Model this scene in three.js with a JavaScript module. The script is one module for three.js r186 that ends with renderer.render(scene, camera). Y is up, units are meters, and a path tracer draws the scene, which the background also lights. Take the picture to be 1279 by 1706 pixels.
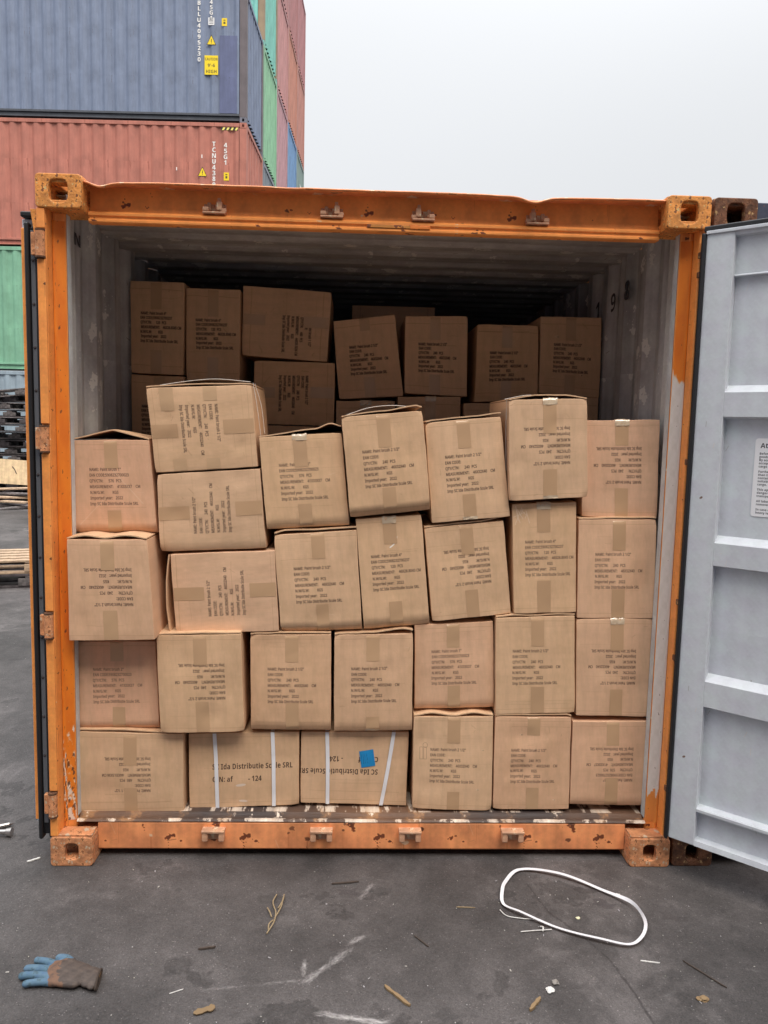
import * as THREE from 'three';
import { mergeGeometries, mergeVertices } from 'three/addons/utils/BufferGeometryUtils.js';
import { RoundedBoxGeometry } from 'three/addons/geometries/RoundedBoxGeometry.js';
import { MarchingCubes } from 'three/addons/objects/MarchingCubes.js';

// ---------------------------------------------------------------- camera, sky, sun, exposure
const scene = new THREE.Scene();
const camera = new THREE.PerspectiveCamera(66.54, 768 / 1024, 0.05, 400);
camera.position.set(-0.0683, 1.7194, 2.9167);
camera.rotation.set(-0.1064, -0.0388, 0.0232, 'YXZ');
scene.add(camera);
const renderer = new THREE.WebGLRenderer({ antialias: true });
renderer.toneMapping = THREE.LinearToneMapping;
renderer.toneMappingExposure = 1.6;
renderer.shadowMap.enabled = true;
{ // overcast sky: pale at the horizon, brighter towards the zenith, with faint cloud structure
  const W = 256, H = 128, d = new Float32Array(W * H * 4);
  for (let j = 0; j < H; j++) for (let i = 0; i < W; i++) {
    const el = ((j + 0.5) / H - 0.5) * Math.PI, az = (i + 0.5) / W * Math.PI * 2, s = Math.max(0, Math.sin(el));
    const cl = 1 + 0.02 * Math.sin(az * 3 + 4 * s) * Math.sin(el * 9 + az) + 0.015 * Math.sin(az * 7 - el * 13 + 1);
    const l = (0.5 + 0.03 * s + 2.3 * s * s * s * s) * cl, o = (j * W + i) * 4;
    d[o] = l * 0.975; d[o + 1] = l * 1.0; d[o + 2] = l * 1.035; d[o + 3] = 1;
  }
  const t = new THREE.DataTexture(d, W, H, THREE.RGBAFormat, THREE.FloatType);
  t.mapping = THREE.EquirectangularReflectionMapping; t.magFilter = t.minFilter = THREE.LinearFilter; t.needsUpdate = true;
  scene.background = t; scene.environment = t;
}
const sun = new THREE.DirectionalLight(0xfff3e2, 1.5);
sun.position.set(4, 17, 11); sun.target.position.set(0, 1, 0);
sun.castShadow = true; sun.shadow.radius = 60; sun.shadow.mapSize.set(2048, 2048);
Object.assign(sun.shadow.camera, { left: -14, right: 14, top: 14, bottom: -14, near: 1, far: 60 });
scene.add(sun, sun.target);

// ---------------------------------------------------------------- helpers
let seed = 7;
const rnd = () => { seed = (seed + 0x6d2b79f5) | 0; let t = Math.imul(seed ^ (seed >>> 15), 1 | seed); t = (t + Math.imul(t ^ (t >>> 7), 61 | t)) ^ t; return ((t ^ (t >>> 14)) >>> 0) / 4294967296; };
const rr = (a, b) => a + (b - a) * rnd();
const clamp = (x, a, b) => Math.min(b, Math.max(a, x));
const sst = (a, b, x) => { const t = clamp((x - a) / (b - a), 0, 1); return t * t * (3 - 2 * t); };
const V = (x, y, z) => new THREE.Vector3(x, y, z);
// one tiling noise field, sampled everywhere
const NN = 512, makeField = (octaves, fall) => {
  const f = new Float32Array(NN * NN);
  for (let o = 0, n = 4, a = 0.55; o < octaves; o++, n *= 2, a *= fall) {
    const g = Float32Array.from({ length: n * n }, () => rnd() * 2 - 1);
    for (let y = 0; y < NN; y++) for (let x = 0; x < NN; x++) {
      const u = x / NN * n, v = y / NN * n, i = u | 0, j = v | 0, p = u - i, q = v - j, s = p * p * (3 - 2 * p), t = q * q * (3 - 2 * q), i1 = (i + 1) % n, j1 = (j + 1) % n;
      f[y * NN + x] += a * ((g[j * n + i] * (1 - s) + g[j * n + i1] * s) * (1 - t) + (g[j1 * n + i] * (1 - s) + g[j1 * n + i1] * s) * t);
    }
  }
  return f;
};
const fieldWide = makeField(5, 0.56), fieldFew = makeField(3, 0.75), fieldFine = makeField(7, 0.78);
const look = (a, x, y) => { // bilinear, tiling at 1
  x = (x - Math.floor(x)) * NN; y = (y - Math.floor(y)) * NN;
  const i = x | 0, j = y | 0, p = x - i, q = y - j, r0 = (j % NN) * NN, r1 = ((j + 1) % NN) * NN, i0 = i % NN, i1 = (i + 1) % NN;
  return (a[r0 + i0] * (1 - p) + a[r0 + i1] * p) * (1 - q) + (a[r1 + i0] * (1 - p) + a[r1 + i1] * p) * q;
};
const nz = (x, y) => look(fieldWide, x, y), nf = (x, y) => look(fieldFew, x, y), nd = (x, y) => look(fieldFine, x, y); // nf: few octaves, for patterns that repeat within some tens of pixels
function canvas(w, h, fn) { // fn(x, y) -> [r, g, b(, a)] in sRGB bytes
  const c = document.createElement('canvas'); c.width = w; c.height = h;
  const g = c.getContext('2d');
  if (fn) {
    const im = g.createImageData(w, h), d = im.data;
    for (let y = 0, o = 0; y < h; y++) for (let x = 0; x < w; x++, o += 4) { const p = fn(x, y); d[o] = p[0]; d[o + 1] = p[1]; d[o + 2] = p[2]; d[o + 3] = p[3] ?? 255; }
    g.putImageData(im, 0, 0);
  }
  return [c, g];
}
function tex(c, { srgb = true, repeat } = {}) {
  const t = new THREE.CanvasTexture(c); t.colorSpace = srgb ? THREE.SRGBColorSpace : THREE.NoColorSpace;
  t.magFilter = THREE.LinearFilter;
  if (repeat) { t.wrapS = t.wrapT = THREE.RepeatWrapping; }
  return t;
}
const mix = (a, b, t) => [a[0] + (b[0] - a[0]) * t, a[1] + (b[1] - a[1]) * t, a[2] + (b[2] - a[2]) * t];
const std = (o) => new THREE.MeshStandardMaterial({ roughness: 0.6, side: THREE.DoubleSide, ...o });
const phy = (o) => new THREE.MeshPhysicalMaterial({ roughness: 0.6, side: THREE.DoubleSide, ...o });
const used = new Map();
const numbered = (n) => { const k = used.get(n) ?? 0; used.set(n, k + 1); return k ? `${n}_${String(k).padStart(3, '0')}` : n; };
function thing(name, label, category, group, pos = [0, 0, 0], ry = 0) {
  const o = new THREE.Group(); o.name = numbered(name); o.position.set(...pos); o.rotation.y = ry;
  o.userData = { label, category }; if (group) o.userData.group = group;
  scene.add(o); return o;
}
function tag(o, label, category, group) { o.name = numbered(o.name); o.userData.label = label; o.userData.category = category; if (group) o.userData.group = group; scene.add(o); return o; }
function part(name, geo, mat, parent, label) {
  const m = new THREE.Mesh(Array.isArray(geo) ? mergeGeometries(geo.map(plain)) : geo, mat); m.name = name;
  if (label) m.userData.label = label;
  if (parent) parent.add(m); return m;
}
const plain = (g) => { const q = g.index ? g.toNonIndexed() : g; for (const k of Object.keys(q.attributes)) if (!['position', 'normal', 'uv'].includes(k)) q.deleteAttribute(k); q.clearGroups?.(); return q; };
function uvm(geo, s = 1, du = 0, dv = 0) { // metric uv by the dominant axis of each face
  const g = plain(geo), p = g.attributes.position, uv = new Float32Array(p.count * 2), a = V(), b = V(), c = V(), n = V();
  for (let i = 0; i < p.count; i += 3) {
    a.fromBufferAttribute(p, i); b.fromBufferAttribute(p, i + 1); c.fromBufferAttribute(p, i + 2);
    n.copy(b).sub(a).cross(c.clone().sub(a)); const x = Math.abs(n.x), y = Math.abs(n.y), z = Math.abs(n.z);
    [a, b, c].forEach((q, k) => { const [u, v] = x > y && x > z ? [q.z, q.y] : y > z ? [q.x, q.z] : [q.x, q.y]; uv[(i + k) * 2] = u * s + du; uv[(i + k) * 2 + 1] = v * s + dv; });
  }
  g.setAttribute('uv', new THREE.BufferAttribute(uv, 2)); return g;
}
function box(w, h, d, x, y, z, r = 0.003, s = 1) { // box centred at x, y, z with softened edges
  const rad = Math.min(r, w / 2.1, h / 2.1, d / 2.1), g = rad > 0 ? new RoundedBoxGeometry(w, h, d, 2, rad) : new THREE.BoxGeometry(w, h, d);
  g.translate(x, y, z); return uvm(g, s);
}
function smoothNormals(g) { // shared by position, across uv seams
  const p = g.attributes.position, ix = g.index, m = new Map(), key = (i) => `${Math.round(p.getX(i) * 2e4)},${Math.round(p.getY(i) * 2e4)},${Math.round(p.getZ(i) * 2e4)}`;
  const K = Array.from({ length: p.count }, (_, i) => key(i)), a = V(), b = V(), c = V();
  for (let t = 0; t < ix.count; t += 3) {
    const i = ix.getX(t), j = ix.getX(t + 1), k = ix.getX(t + 2);
    a.fromBufferAttribute(p, i); b.fromBufferAttribute(p, j).sub(a); c.fromBufferAttribute(p, k).sub(a); b.cross(c);
    for (const q of [i, j, k]) { const n = m.get(K[q]) ?? V(0, 0, 0); n.add(b); m.set(K[q], n); }
  }
  const n = new Float32Array(p.count * 3);
  for (let i = 0; i < p.count; i++) { a.copy(m.get(K[i]) ?? V(0, 1, 0)).normalize(); n.set([a.x, a.y, a.z], i * 3); }
  g.setAttribute('normal', new THREE.BufferAttribute(n, 3)); return g;
}
function grid(nx, ny, fn) { // fn(s, t) -> Vector3; s, t in 0..1
  const P = [], U = [], I = [];
  for (let j = 0; j <= ny; j++) for (let i = 0; i <= nx; i++) { const q = fn(i / nx, j / ny); P.push(q.x, q.y, q.z); U.push(i / nx, j / ny); }
  for (let j = 0; j < ny; j++) for (let i = 0; i < nx; i++) { const a = j * (nx + 1) + i, b = a + 1, c = a + nx + 1, d = c + 1; I.push(a, b, d, a, d, c); }
  const g = new THREE.BufferGeometry(); g.setAttribute('position', new THREE.Float32BufferAttribute(P, 3)); g.setAttribute('uv', new THREE.Float32BufferAttribute(U, 2)); g.setIndex(I); g.computeVertexNormals(); return g;
}
function tube(pts, r, seg = 6, n = 40, closed = false) { return plain(new THREE.TubeGeometry(new THREE.CatmullRomCurve3(pts, closed), n, r, seg, closed)); }
function extrude(pts, depth, bevel = 0) { // closed outline in x, y, pushed along +z
  const s = new THREE.Shape(pts.map(([x, y]) => new THREE.Vector2(x, y)));
  return new THREE.ExtrudeGeometry(s, { depth, bevelEnabled: bevel > 0, bevelThickness: bevel, bevelSize: bevel, bevelOffset: -bevel, bevelSegments: 2 });
}
const alongX = (g) => { g.rotateY(-Math.PI / 2); return g; }; // outline (x, y), pushed along z -> outline (z, y), pushed along -x
function ribbon(profile, from, to, put) { // sheet swept from..to of an open profile [[a, b], ...]; put(a, b, t) -> Vector3
  const n = profile.length, P = [], U = [], I = []; let L = 0;
  profile.forEach(([a, b], i) => {
    if (i) L += Math.hypot(a - profile[i - 1][0], b - profile[i - 1][1]);
    for (const t of [from, to]) { const q = put(a, b, t); P.push(q.x, q.y, q.z); U.push(L, t); }
    if (i < n - 1) { const k = i * 2; I.push(k, k + 2, k + 3, k, k + 3, k + 1); }
  });
  const g = new THREE.BufferGeometry(); g.setAttribute('position', new THREE.Float32BufferAttribute(P, 3)); g.setAttribute('uv', new THREE.Float32BufferAttribute(U, 2)); g.setIndex(I);
  const q = g.toNonIndexed(); q.computeVertexNormals(); return q;
}
function corrugation(len, pitch, deep, flatA = 0.28, slope = 0.22) { // [[along, depth], ...]
  const out = [[0, 0]], n = Math.round(len / pitch), p = len / n;
  for (let i = 0; i < n; i++) { const x = i * p; out.push([x + p * flatA, 0], [x + p * (flatA + slope), -deep], [x + p * (2 * flatA + slope), -deep], [x + p, 0]); }
  return out;
}

// ---------------------------------------------------------------- material library
function paintCanvas(w, h, base, { vary = 10, chips = 0, chipCol = [74, 44, 30], edge = [150, 80, 45], bare = 0, bareCol = [205, 190, 170], scratch = 0, streak = 0, fine = 5, f = 1.6, runs = 0 } = {}) {
  const [ou, ov] = [rnd(), rnd()];
  const [c, g] = canvas(w, h, (x, y) => {
    const u = x / w * f, v = y / w * f, n = nz(u + ou, v + ov), n2 = nz(u * 3 + ov, v * 3 + ou), n3 = nf(u * 9 + 0.3, v * 9 + ou);
    const st = streak ? streak * nz(u * 5 + ou, v * 0.35 + ov) : 0, m = 1 + (n * vary + n2 * vary * 0.6 + n3 * fine + st) / 100;
    let q = [base[0] * m, base[1] * m * (1 + n2 * 0.02), base[2] * m];
    if (chips) { const k = n2 * 0.7 + n3 * 0.55 + n * 0.35, e = sst(0.62 - chips, 0.66 - chips, k); if (e > 0) q = mix(q, edge, e); const e2 = sst(0.68 - chips, 0.71 - chips, k); if (e2 > 0) q = mix(q, mix(chipCol, [chipCol[0] * 1.5, chipCol[1] * 1.35, chipCol[2] * 1.2], 0.5 + n3), e2); }
    if (bare) { const k = nz(u * 2.3 + ov, v * 2.3 + 0.7) + 0.5 * nf(u * 11 + ou, v * 8), e = sst(0.6 - bare, 0.66 - bare, k); if (e > 0) q = mix(q, bareCol, e); }
    return q;
  });
  for (let i = 0; i < runs; i++) { // chips to bare rust, each with a thin rust run below it
    const x = rnd() * w, y = rnd() * h, r = rr(1.5, 6) * w / 1024 * 1.6, l = rr(0.02, 0.14) * h;
    if (rnd() < 0.7) for (let k = 0; k < 3; k++) { g.fillStyle = `rgba(132,66,28,${rr(0.08, 0.22)})`; g.fillRect(x + rr(-r, r) * 0.6, y, rr(0.8, 2.4), l * rr(0.4, 1)); }
    g.fillStyle = `rgba(${rnd() < 0.3 ? '232,206,176' : '84,48,30'},${rr(0.6, 0.95)})`; g.beginPath(); for (let k = 0; k < 8; k++) { const th = k / 8 * 6.283, q = r * rr(0.4, 1.2); g.lineTo(x + Math.cos(th) * q * 1.3, y + Math.sin(th) * q); } g.fill();
  }
  for (let i = 0; i < scratch; i++) { g.strokeStyle = rnd() < 0.5 ? `rgba(60,36,24,${rr(0.25, 0.7)})` : `rgba(235,200,170,${rr(0.15, 0.45)})`; g.lineWidth = rr(0.6, 2); const x = rnd() * w, y = rnd() * h, a = rr(-0.5, 0.5) + (rnd() < 0.5 ? 1.57 : 0), l = rr(6, 40); g.beginPath(); g.moveTo(x, y); g.lineTo(x + Math.cos(a) * l, y + Math.sin(a) * l); g.stroke(); }
  return c;
}
const bumpCanvas = canvas(512, 512, (x, y) => { const v = 128 + 60 * nz(x / 512, y / 512) + 60 * nz(x / 128, y / 128) + 40 * nf(x / 50, y / 50); return [v, v, v]; })[0];
const roughBump = tex(bumpCanvas, { srgb: false, repeat: true });
const painted = (base, o = {}, m = {}, size = 512) => std({ map: tex(paintCanvas(size, size, base, o), { repeat: true }), bumpMap: roughBump, bumpScale: 0.0015, roughness: 0.55, ...m });
const M = {
  orange: painted([243, 154, 78], { vary: 8, chips: 0.03, scratch: 30, streak: 6, runs: 60 }, {}, 1024),
  orangeDark: painted([228, 128, 52], { vary: 8, chips: 0.04, scratch: 14 }),
  orangeRail: painted([232, 150, 98], { vary: 16, chips: 0.06, scratch: 70, streak: 12, runs: 130 }, { roughness: 0.65 }, 1024),
  castTop: painted([222, 146, 72], { vary: 24, chips: 0.3, chipCol: [88, 58, 36], edge: [206, 160, 92], bare: 0.06, bareCol: [216, 188, 130], f: 3 }, { bumpScale: 0.004, roughness: 0.7 }),
  castLow: painted([206, 140, 96], { vary: 26, chips: 0.34, chipCol: [96, 68, 48], edge: [206, 160, 120], bare: 0.1, bareCol: [198, 176, 150], f: 3 }, { bumpScale: 0.004, roughness: 0.75 }),
  castRust: painted([112, 74, 52], { vary: 40, chips: 0.3, chipCol: [62, 42, 32], edge: [150, 104, 66], bare: 0.12, bareCol: [178, 146, 100], f: 3 }, { bumpScale: 0.005, roughness: 0.8 }),
  jamb: painted([226, 112, 22], { vary: 6, chips: 0.03, scratch: 8 }),
  keeper: painted([206, 158, 126], { vary: 25, chips: 0.2, chipCol: [110, 66, 40], edge: [222, 190, 150], bare: 0.16, bareCol: [224, 206, 176], f: 2 }, { bumpScale: 0.003 }),
  grey: painted([204, 209, 216], { vary: 3, scratch: 24, fine: 3, runs: 4 }, { roughness: 0.36, bumpScale: 0.0008 }, 1024),
  inner: painted([176, 177, 180], { vary: 10, bare: 0.06, bareCol: [214, 214, 212], scratch: 20, streak: 14, f: 1.1 }, { roughness: 0.6 }, 1024),
  liner: painted([206, 208, 208], { vary: 8, scratch: 10 }, { roughness: 0.45 }),
  rubber: std({ color: 0x1b1c20, roughness: 0.5 }),
  retainer: std({ color: 0x6d7178, roughness: 0.45, metalness: 0.3 }),
  darkSteel: painted([66, 62, 66], { vary: 20, chips: 0.12 }, { roughness: 0.6 }),
};

// ---------------------------------------------------------------- ground
{
  const S = 2048, span = 5.12; // metres covered by one repeat of the texture
  const px = (x, z) => [(x + 2.2) / span * S, (z + 3.6) / span * S];
  const [c, g] = canvas(S, S, (x, y) => {
    const u = x / S, v = y / S, wx = 0.12 * nz(v + 0.4, u), n = nz(u, v), n2 = nz(u * 2 + wx + 0.31, v * 2 + 0.77), n3 = nd(u * 2 + 0.1, v * 2 + wx), n4 = nz(u * 2 + 0.9, v + wx), n5 = nd(u * 3 + wx, v * 3 + 0.6);
    let l = 77 + n * 12 + n2 * 13 + n3 * 13 + n5 * 10 + (rnd() - 0.5) * 24;
    l += sst(0.15, 0.8, n4 + 0.8 * n3) * 14 - sst(0.3, 0.42, n2 + 0.6 * n3 - 0.05) * 22;
    const gr = rnd(); if (gr < 0.006) l += 26 + 50 * rnd(); else if (gr < 0.02) l -= 24;
    return [l * 1.015, l * 0.965, l * 0.96];
  });
  const rough = (x0, z0, x1, z1, w, col, n, spread) => { for (let i = 0; i < n; i++) { const t = rnd(), [a, b] = px(x0 + (x1 - x0) * t + rr(-spread, spread), z0 + (z1 - z0) * t + rr(-spread, spread) * 0.6); g.fillStyle = col(rnd()); const L = rr(1, w), an = Math.atan2(z1 - z0, x1 - x0) + rr(-0.6, 0.6); g.save(); g.translate(a, b); g.rotate(an); g.fillRect(-L, -0.6, L * 2, rr(0.8, 2.2)); g.restore(); } };
  const chalk = (a) => `rgba(205,200,198,${Math.max(0, 0.02 + a * 0.15)})`;
  rough(-0.19, 0.65, -0.06, 0.5, 7, chalk, 260, 0.014); rough(-0.05, 0.47, -0.01, 0.43, 6, chalk, 80, 0.012);
  rough(-0.14, 0.78, 0.05, 0.82, 9, chalk, 260, 0.016); rough(-0.2, 0.55, -0.2, 0.62, 6, chalk, 60, 0.006);
  rough(-0.02, 0.22, 0.03, 0.12, 6, chalk, 70, 0.01); rough(-0.5, 0.68, -0.2, 0.64, 8, (a) => chalk(a * 0.4), 90, 0.006);
  rough(-0.7, -1.2, -0.2, -1.4, 10, chalk, 200, 0.03); rough(-1.5, -0.6, -1.35, -0.95, 7, chalk, 120, 0.015); rough(-1.7, -1.6, -1.4, -1.5, 9, chalk, 90, 0.02);
  for (let i = 0; i < 150; i++) { // odd scrapes and stains
    const x = rr(-2.2, 2.9), z = rr(-3.6, 1.5), a = rr(0, 6.3), l = rr(0.02, 0.12); rough(x, z, x + Math.cos(a) * l, z + Math.sin(a) * l, 4, (q) => chalk(q * 0.5 - 0.1), 14, 0.004);
    const [p, q] = px(rr(-2.2, 2.9), rr(-3.6, 1.5)); g.fillStyle = `rgba(38,35,36,${rr(0.06, 0.3)})`; g.beginPath(); for (let k = 0; k <= 12; k++) { const th = k / 12 * 6.283, r = rr(4, 16); g.lineTo(p + Math.cos(th) * r * 1.6, q + Math.sin(th) * r); } g.fill();
  }
  const crack = (pts, w, col) => { for (let i = 0; i < pts.length - 1; i++) { const [x0, z0] = pts[i], [x1, z1] = pts[i + 1]; g.strokeStyle = col; for (let k = 0, n = 9; k < n; k++) { g.lineWidth = w * rr(0.4, 1.2); const a = px(x0 + (x1 - x0) * k / n + rr(-0.004, 0.004), z0 + (z1 - z0) * k / n + rr(-0.004, 0.004)), b = px(x0 + (x1 - x0) * (k + 1) / n, z0 + (z1 - z0) * (k + 1) / n); g.beginPath(); g.moveTo(...a); g.lineTo(...b); g.stroke(); } } };
  crack([[0.62, 0.12], [0.66, 0.3], [0.74, 0.42], [0.8, 0.55], [0.83, 0.72], [0.86, 1.0]], 3, 'rgba(42,38,38,0.55)');
  crack([[-2.1, -2.15], [-1.7, -1.95], [-1.2, -1.8]], 3, 'rgba(40,38,40,0.8)');
  const t = tex(c, { repeat: true }); t.anisotropy = 8;
  const [bc] = canvas(1024, 1024, (x, y) => { const v = 128 + 40 * nd(x / 1024, y / 1024) + 40 * nd(x / 512 + 0.2, y / 512) + (rnd() - 0.5) * 90; return [v, v, v]; });
  const bt = tex(bc, { srgb: false, repeat: true });
  const gg = new THREE.PlaneGeometry(600, 600, 60, 60); gg.rotateX(-Math.PI / 2);
  const p = gg.attributes.position, uv = gg.attributes.uv;
  for (let i = 0; i < p.count; i++) uv.setXY(i, (p.getX(i) + 2.2) / span, 1 - (p.getZ(i) + 3.6) / span);
  const m = part('ground', gg, std({ map: t, bumpMap: bt, bumpScale: 0.004, roughness: 0.72 }), scene, 'dark grey worn yard surface with scuffs and dirt'); m.userData.kind = 'structure'; m.userData.category = 'ground';
}

// ---------------------------------------------------------------- corner castings
function roundedRect(w, h, r) { const s = new THREE.Shape(), x = -w / 2, y = -h / 2; s.moveTo(x + r, y); s.lineTo(x + w - r, y); s.quadraticCurveTo(x + w, y, x + w, y + r); s.lineTo(x + w, y + h - r); s.quadraticCurveTo(x + w, y + h, x + w - r, y + h); s.lineTo(x + r, y + h); s.quadraticCurveTo(x, y + h, x, y + h - r); s.lineTo(x, y + r); s.quadraticCurveTo(x, y, x + r, y); return s; }
function ovalHole(w, h, x = 0, y = 0) { const p = new THREE.Path(), r = Math.min(w, h) * 0.42, W = w / 2, H = h / 2; p.moveTo(-W, -H + r); p.lineTo(-W, H - r); p.quadraticCurveTo(-W, H, -W + r, H); p.lineTo(W - r, H); p.quadraticCurveTo(W, H, W, H - r); p.lineTo(W, -H + r); p.quadraticCurveTo(W, -H, W - r, -H); p.lineTo(-W + r, -H); p.quadraticCurveTo(-W, -H, -W, -H + r); return p; }
function castingGeo(hw, hh, topOpen) { // front plate at z = 0 facing +z, centred on x and y
  const w = 0.162, h = 0.118, d = 0.178, t = 0.028, out = [];
  const plate = (W, H, hx, hy) => { const s = roundedRect(W - 0.008, H - 0.008, 0.012); if (hx) s.holes.push(ovalHole(hx, hy)); return new THREE.ExtrudeGeometry(s, { depth: t - 0.008, bevelEnabled: true, bevelThickness: 0.004, bevelSize: 0.004, bevelSegments: 2, curveSegments: 14 }); };
  out.push(plate(w, h, hw, hh).translate(0, 0, -t + 0.004));
  for (const s of [-1, 1]) out.push(plate(d - 0.006, h, 0.05, 0.074).rotateY(Math.PI / 2).translate(s > 0 ? w / 2 - t + 0.0025 : -w / 2 + 0.0055, 0, -d / 2 - 0.004));
  for (const s of [-1, 1]) out.push(plate(w - 0.002, d - 0.008, ...(s > 0 && topOpen ? [0.036, 0.07] : [])).rotateX(Math.PI / 2).translate(0, s > 0 ? h / 2 - 0.0055 : -h / 2 + t - 0.0025, -d / 2 - 0.004));
  out.push(new THREE.BoxGeometry(w - 0.006, h - 0.006, 0.02).translate(0, 0, -d + 0.012));
  return mergeGeometries(out.map((g) => uvm(g, 2.2, rnd(), rnd())));
}
const castGeoTop = castingGeo(0.074, 0.088, true), castGeoLow = castingGeo(0.06, 0.074, true);

// ---------------------------------------------------------------- the open orange container (20 ft), door end at z = 0
const HW = 1.219, HT = 2.591, LEN = 6.058;
const ship = thing('shipping_container', 'open orange shipping container filled with cardboard cartons, doors swung wide', 'shipping container');
for (const [x, y, g, m] of [[-1, 1, castGeoTop, M.castTop], [1, 1, castGeoTop, M.castTop], [-1, 0, castGeoLow, M.castLow], [1, 0, castGeoLow, M.castLow]]) {
  const c = part('corner_casting', g, m, ship); c.position.set(x * (HW - 0.081), y ? HT - 0.059 : 0.059, 0.006);
  const b = part('corner_casting', g, m, ship); b.position.set(x * (HW - 0.081), y ? HT - 0.059 : 0.059, -LEN); b.rotation.y = Math.PI;
}
{ // corner posts: stepped steel profiles extruded upwards
  const prof = [[-1.143, -0.094], [-1.143, -0.08], [-1.147, -0.076], [-1.173, -0.07], [-1.177, -0.064], [-1.184, -0.064], [-1.188, -0.07], [-1.188, -0.012], [-1.191, -0.009], [-1.2155, -0.009], [-1.2185, -0.012], [-1.2185, -0.19], [-1.19, -0.19], [-1.19, -0.16]];
  const Y0 = 0.118, Y1 = HT - 0.118;
  for (const s of [-1, 1]) {
    const g = extrude(prof.map(([x, z]) => [s < 0 ? x : -x, -z]), Y1 - Y0, 0.0012); // outline (x, -z), pushed along z -> rotate so that z becomes y
    g.rotateX(-Math.PI / 2); g.translate(0, Y0, 0); // (x, y, z) -> (x, z, -y)
    part('corner_post', uvm(g, 1, 0.2 * s), M.orange, ship);
    // painted reveal of the doorway, its own skin 2 mm proud
    const N = 60, white = s > 0;
    const [jc] = canvas(64, 1024, (x, y) => {
      const u = x / 64, v = 1 - y / 1024, n = nz(u * 0.6 + 0.1, v * 6), n2 = nz(u * 2, v * 22 + 0.4);
      let q = mix([240, 136, 36], [224, 116, 30], 0.5 + n * 0.8);
      const lim = white ? 0.765 + 0.02 * n + 0.03 * u : 0.2 + 0.16 * n;
      const e = white ? sst(lim + 0.004, lim - 0.004, v) * (v > 0.055 + 0.02 * n2 ? 1 : 0.2) : sst(0.05, 0.2, 0.1 + 0.35 * n2 + 0.25 * n - 3 * Math.max(0, v - 0.1)) * 0.9;
      if (e > 0) q = mix(q, [228 + n2 * 10, 219 + n2 * 10, 211 + n2 * 12], e);
      const k = nz(u * 3, v * 30) + 0.5 * n2; if (k > (white ? 0.8 : 0.62) - (!white && v < 0.12 ? 0.42 : white && v < 0.3 ? 0.1 : 0)) q = mix(q, [92, 58, 40], 0.8);
      return q;
    });
    part('door_jamb', grid(4, N, (a, b) => { const [x, z] = [[1.1865, -0.0622], [1.1775, -0.0622], [1.1735, -0.0685], [1.1472, -0.0744], [1.1446, -0.077]][Math.round(a * 4)]; return V(s * x, 0.15 + b * (2.446 - 0.15), z); }), std({ map: tex(jc), roughness: 0.5 }), ship);
    part('post_liner', ribbon([[1.1415, -0.0815], [1.1415, -0.122], [1.1765, -0.145], [1.1765, -0.26]], 0.16, 2.545, (a, b, t) => V(s * a, t, b)), M.liner, ship);
    part('lashing_rod', tube([V(s * 1.158, 0.2, -0.13), V(s * 1.158, 1.2, -0.13), V(s * 1.158, 2.4, -0.13)], 0.006), M.inner, ship);
  }
}
{ // header with its folded, dented lip
  const g = alongX(extrude([[-0.112, 2.446], [-0.072, 2.444], [-0.066, 2.448], [-0.066, 2.455], [-0.071, 2.459], [-0.071, 2.466], [-0.065, 2.47], [-0.065, 2.477], [-0.072, 2.484], [-0.086, 2.49], [-0.092, 2.57], [-0.092, 2.582], [-0.112, 2.582]], 2.114, 0));
  g.translate(1.057, 0, 0); part('header', uvm(g, 0.7), M.orange, ship);
  // lip: a thin folded plate; its front edge is knocked down in two places
  const dent = (x) => 0.020 * Math.exp(-(((x - 0.57) / 0.045) ** 2)) + 0.004 * Math.exp(-(((x - 0.6) / 0.2) ** 2)) + 0.017 * Math.exp(-(((x + 1.0) / 0.035) ** 2)) + 0.006 * Math.exp(-(((x + 0.95) / 0.12) ** 2)) + 0.003 * nz(x * 0.4 + 0.2, 0.3) + 0.002 * nz(x * 1.7, 0.8) + 0.006 * Math.exp(-(((x + 0.33) / 0.05) ** 2)) * 0.5;
  const prof = [[-0.18, 2.583, 0], [-0.09, 2.5835, 0.2], [-0.05, 2.583, 0.8], [-0.024, 2.58, 1], [-0.018, 2.576, 1], [-0.022, 2.571, 1], [-0.05, 2.574, 0.8], [-0.08, 2.576, 0.3], [-0.093, 2.575, 0]];
  const n = 150, G = grid(n, prof.length - 1, (s, t) => { const [z, y, k] = prof[Math.round(t * (prof.length - 1))], x = -1.057 + s * 2.114, d = dent(x) * k; return V(x, y - d, z + 0.5 * d * (k > 0.5 ? 1 : 0)); });
  part('header_lip', uvm(G, 0.8, 0.4), painted([226, 142, 88], { vary: 18, chips: 0.12, chipCol: [120, 84, 56], edge: [226, 190, 150], bare: 0.06, bareCol: [230, 196, 160] }), ship);
  part('header_seal_strip', box(0.16, 0.012, 0.006, 0.04, 2.4635, -0.066, 0.002), painted([196, 130, 60], { chips: 0.3, vary: 30 }), ship);
  part('header_seal_strip', box(0.075, 0.013, 0.007, 0.157, 2.4625, -0.0655, 0.003), M.orangeDark, ship);
}
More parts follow.
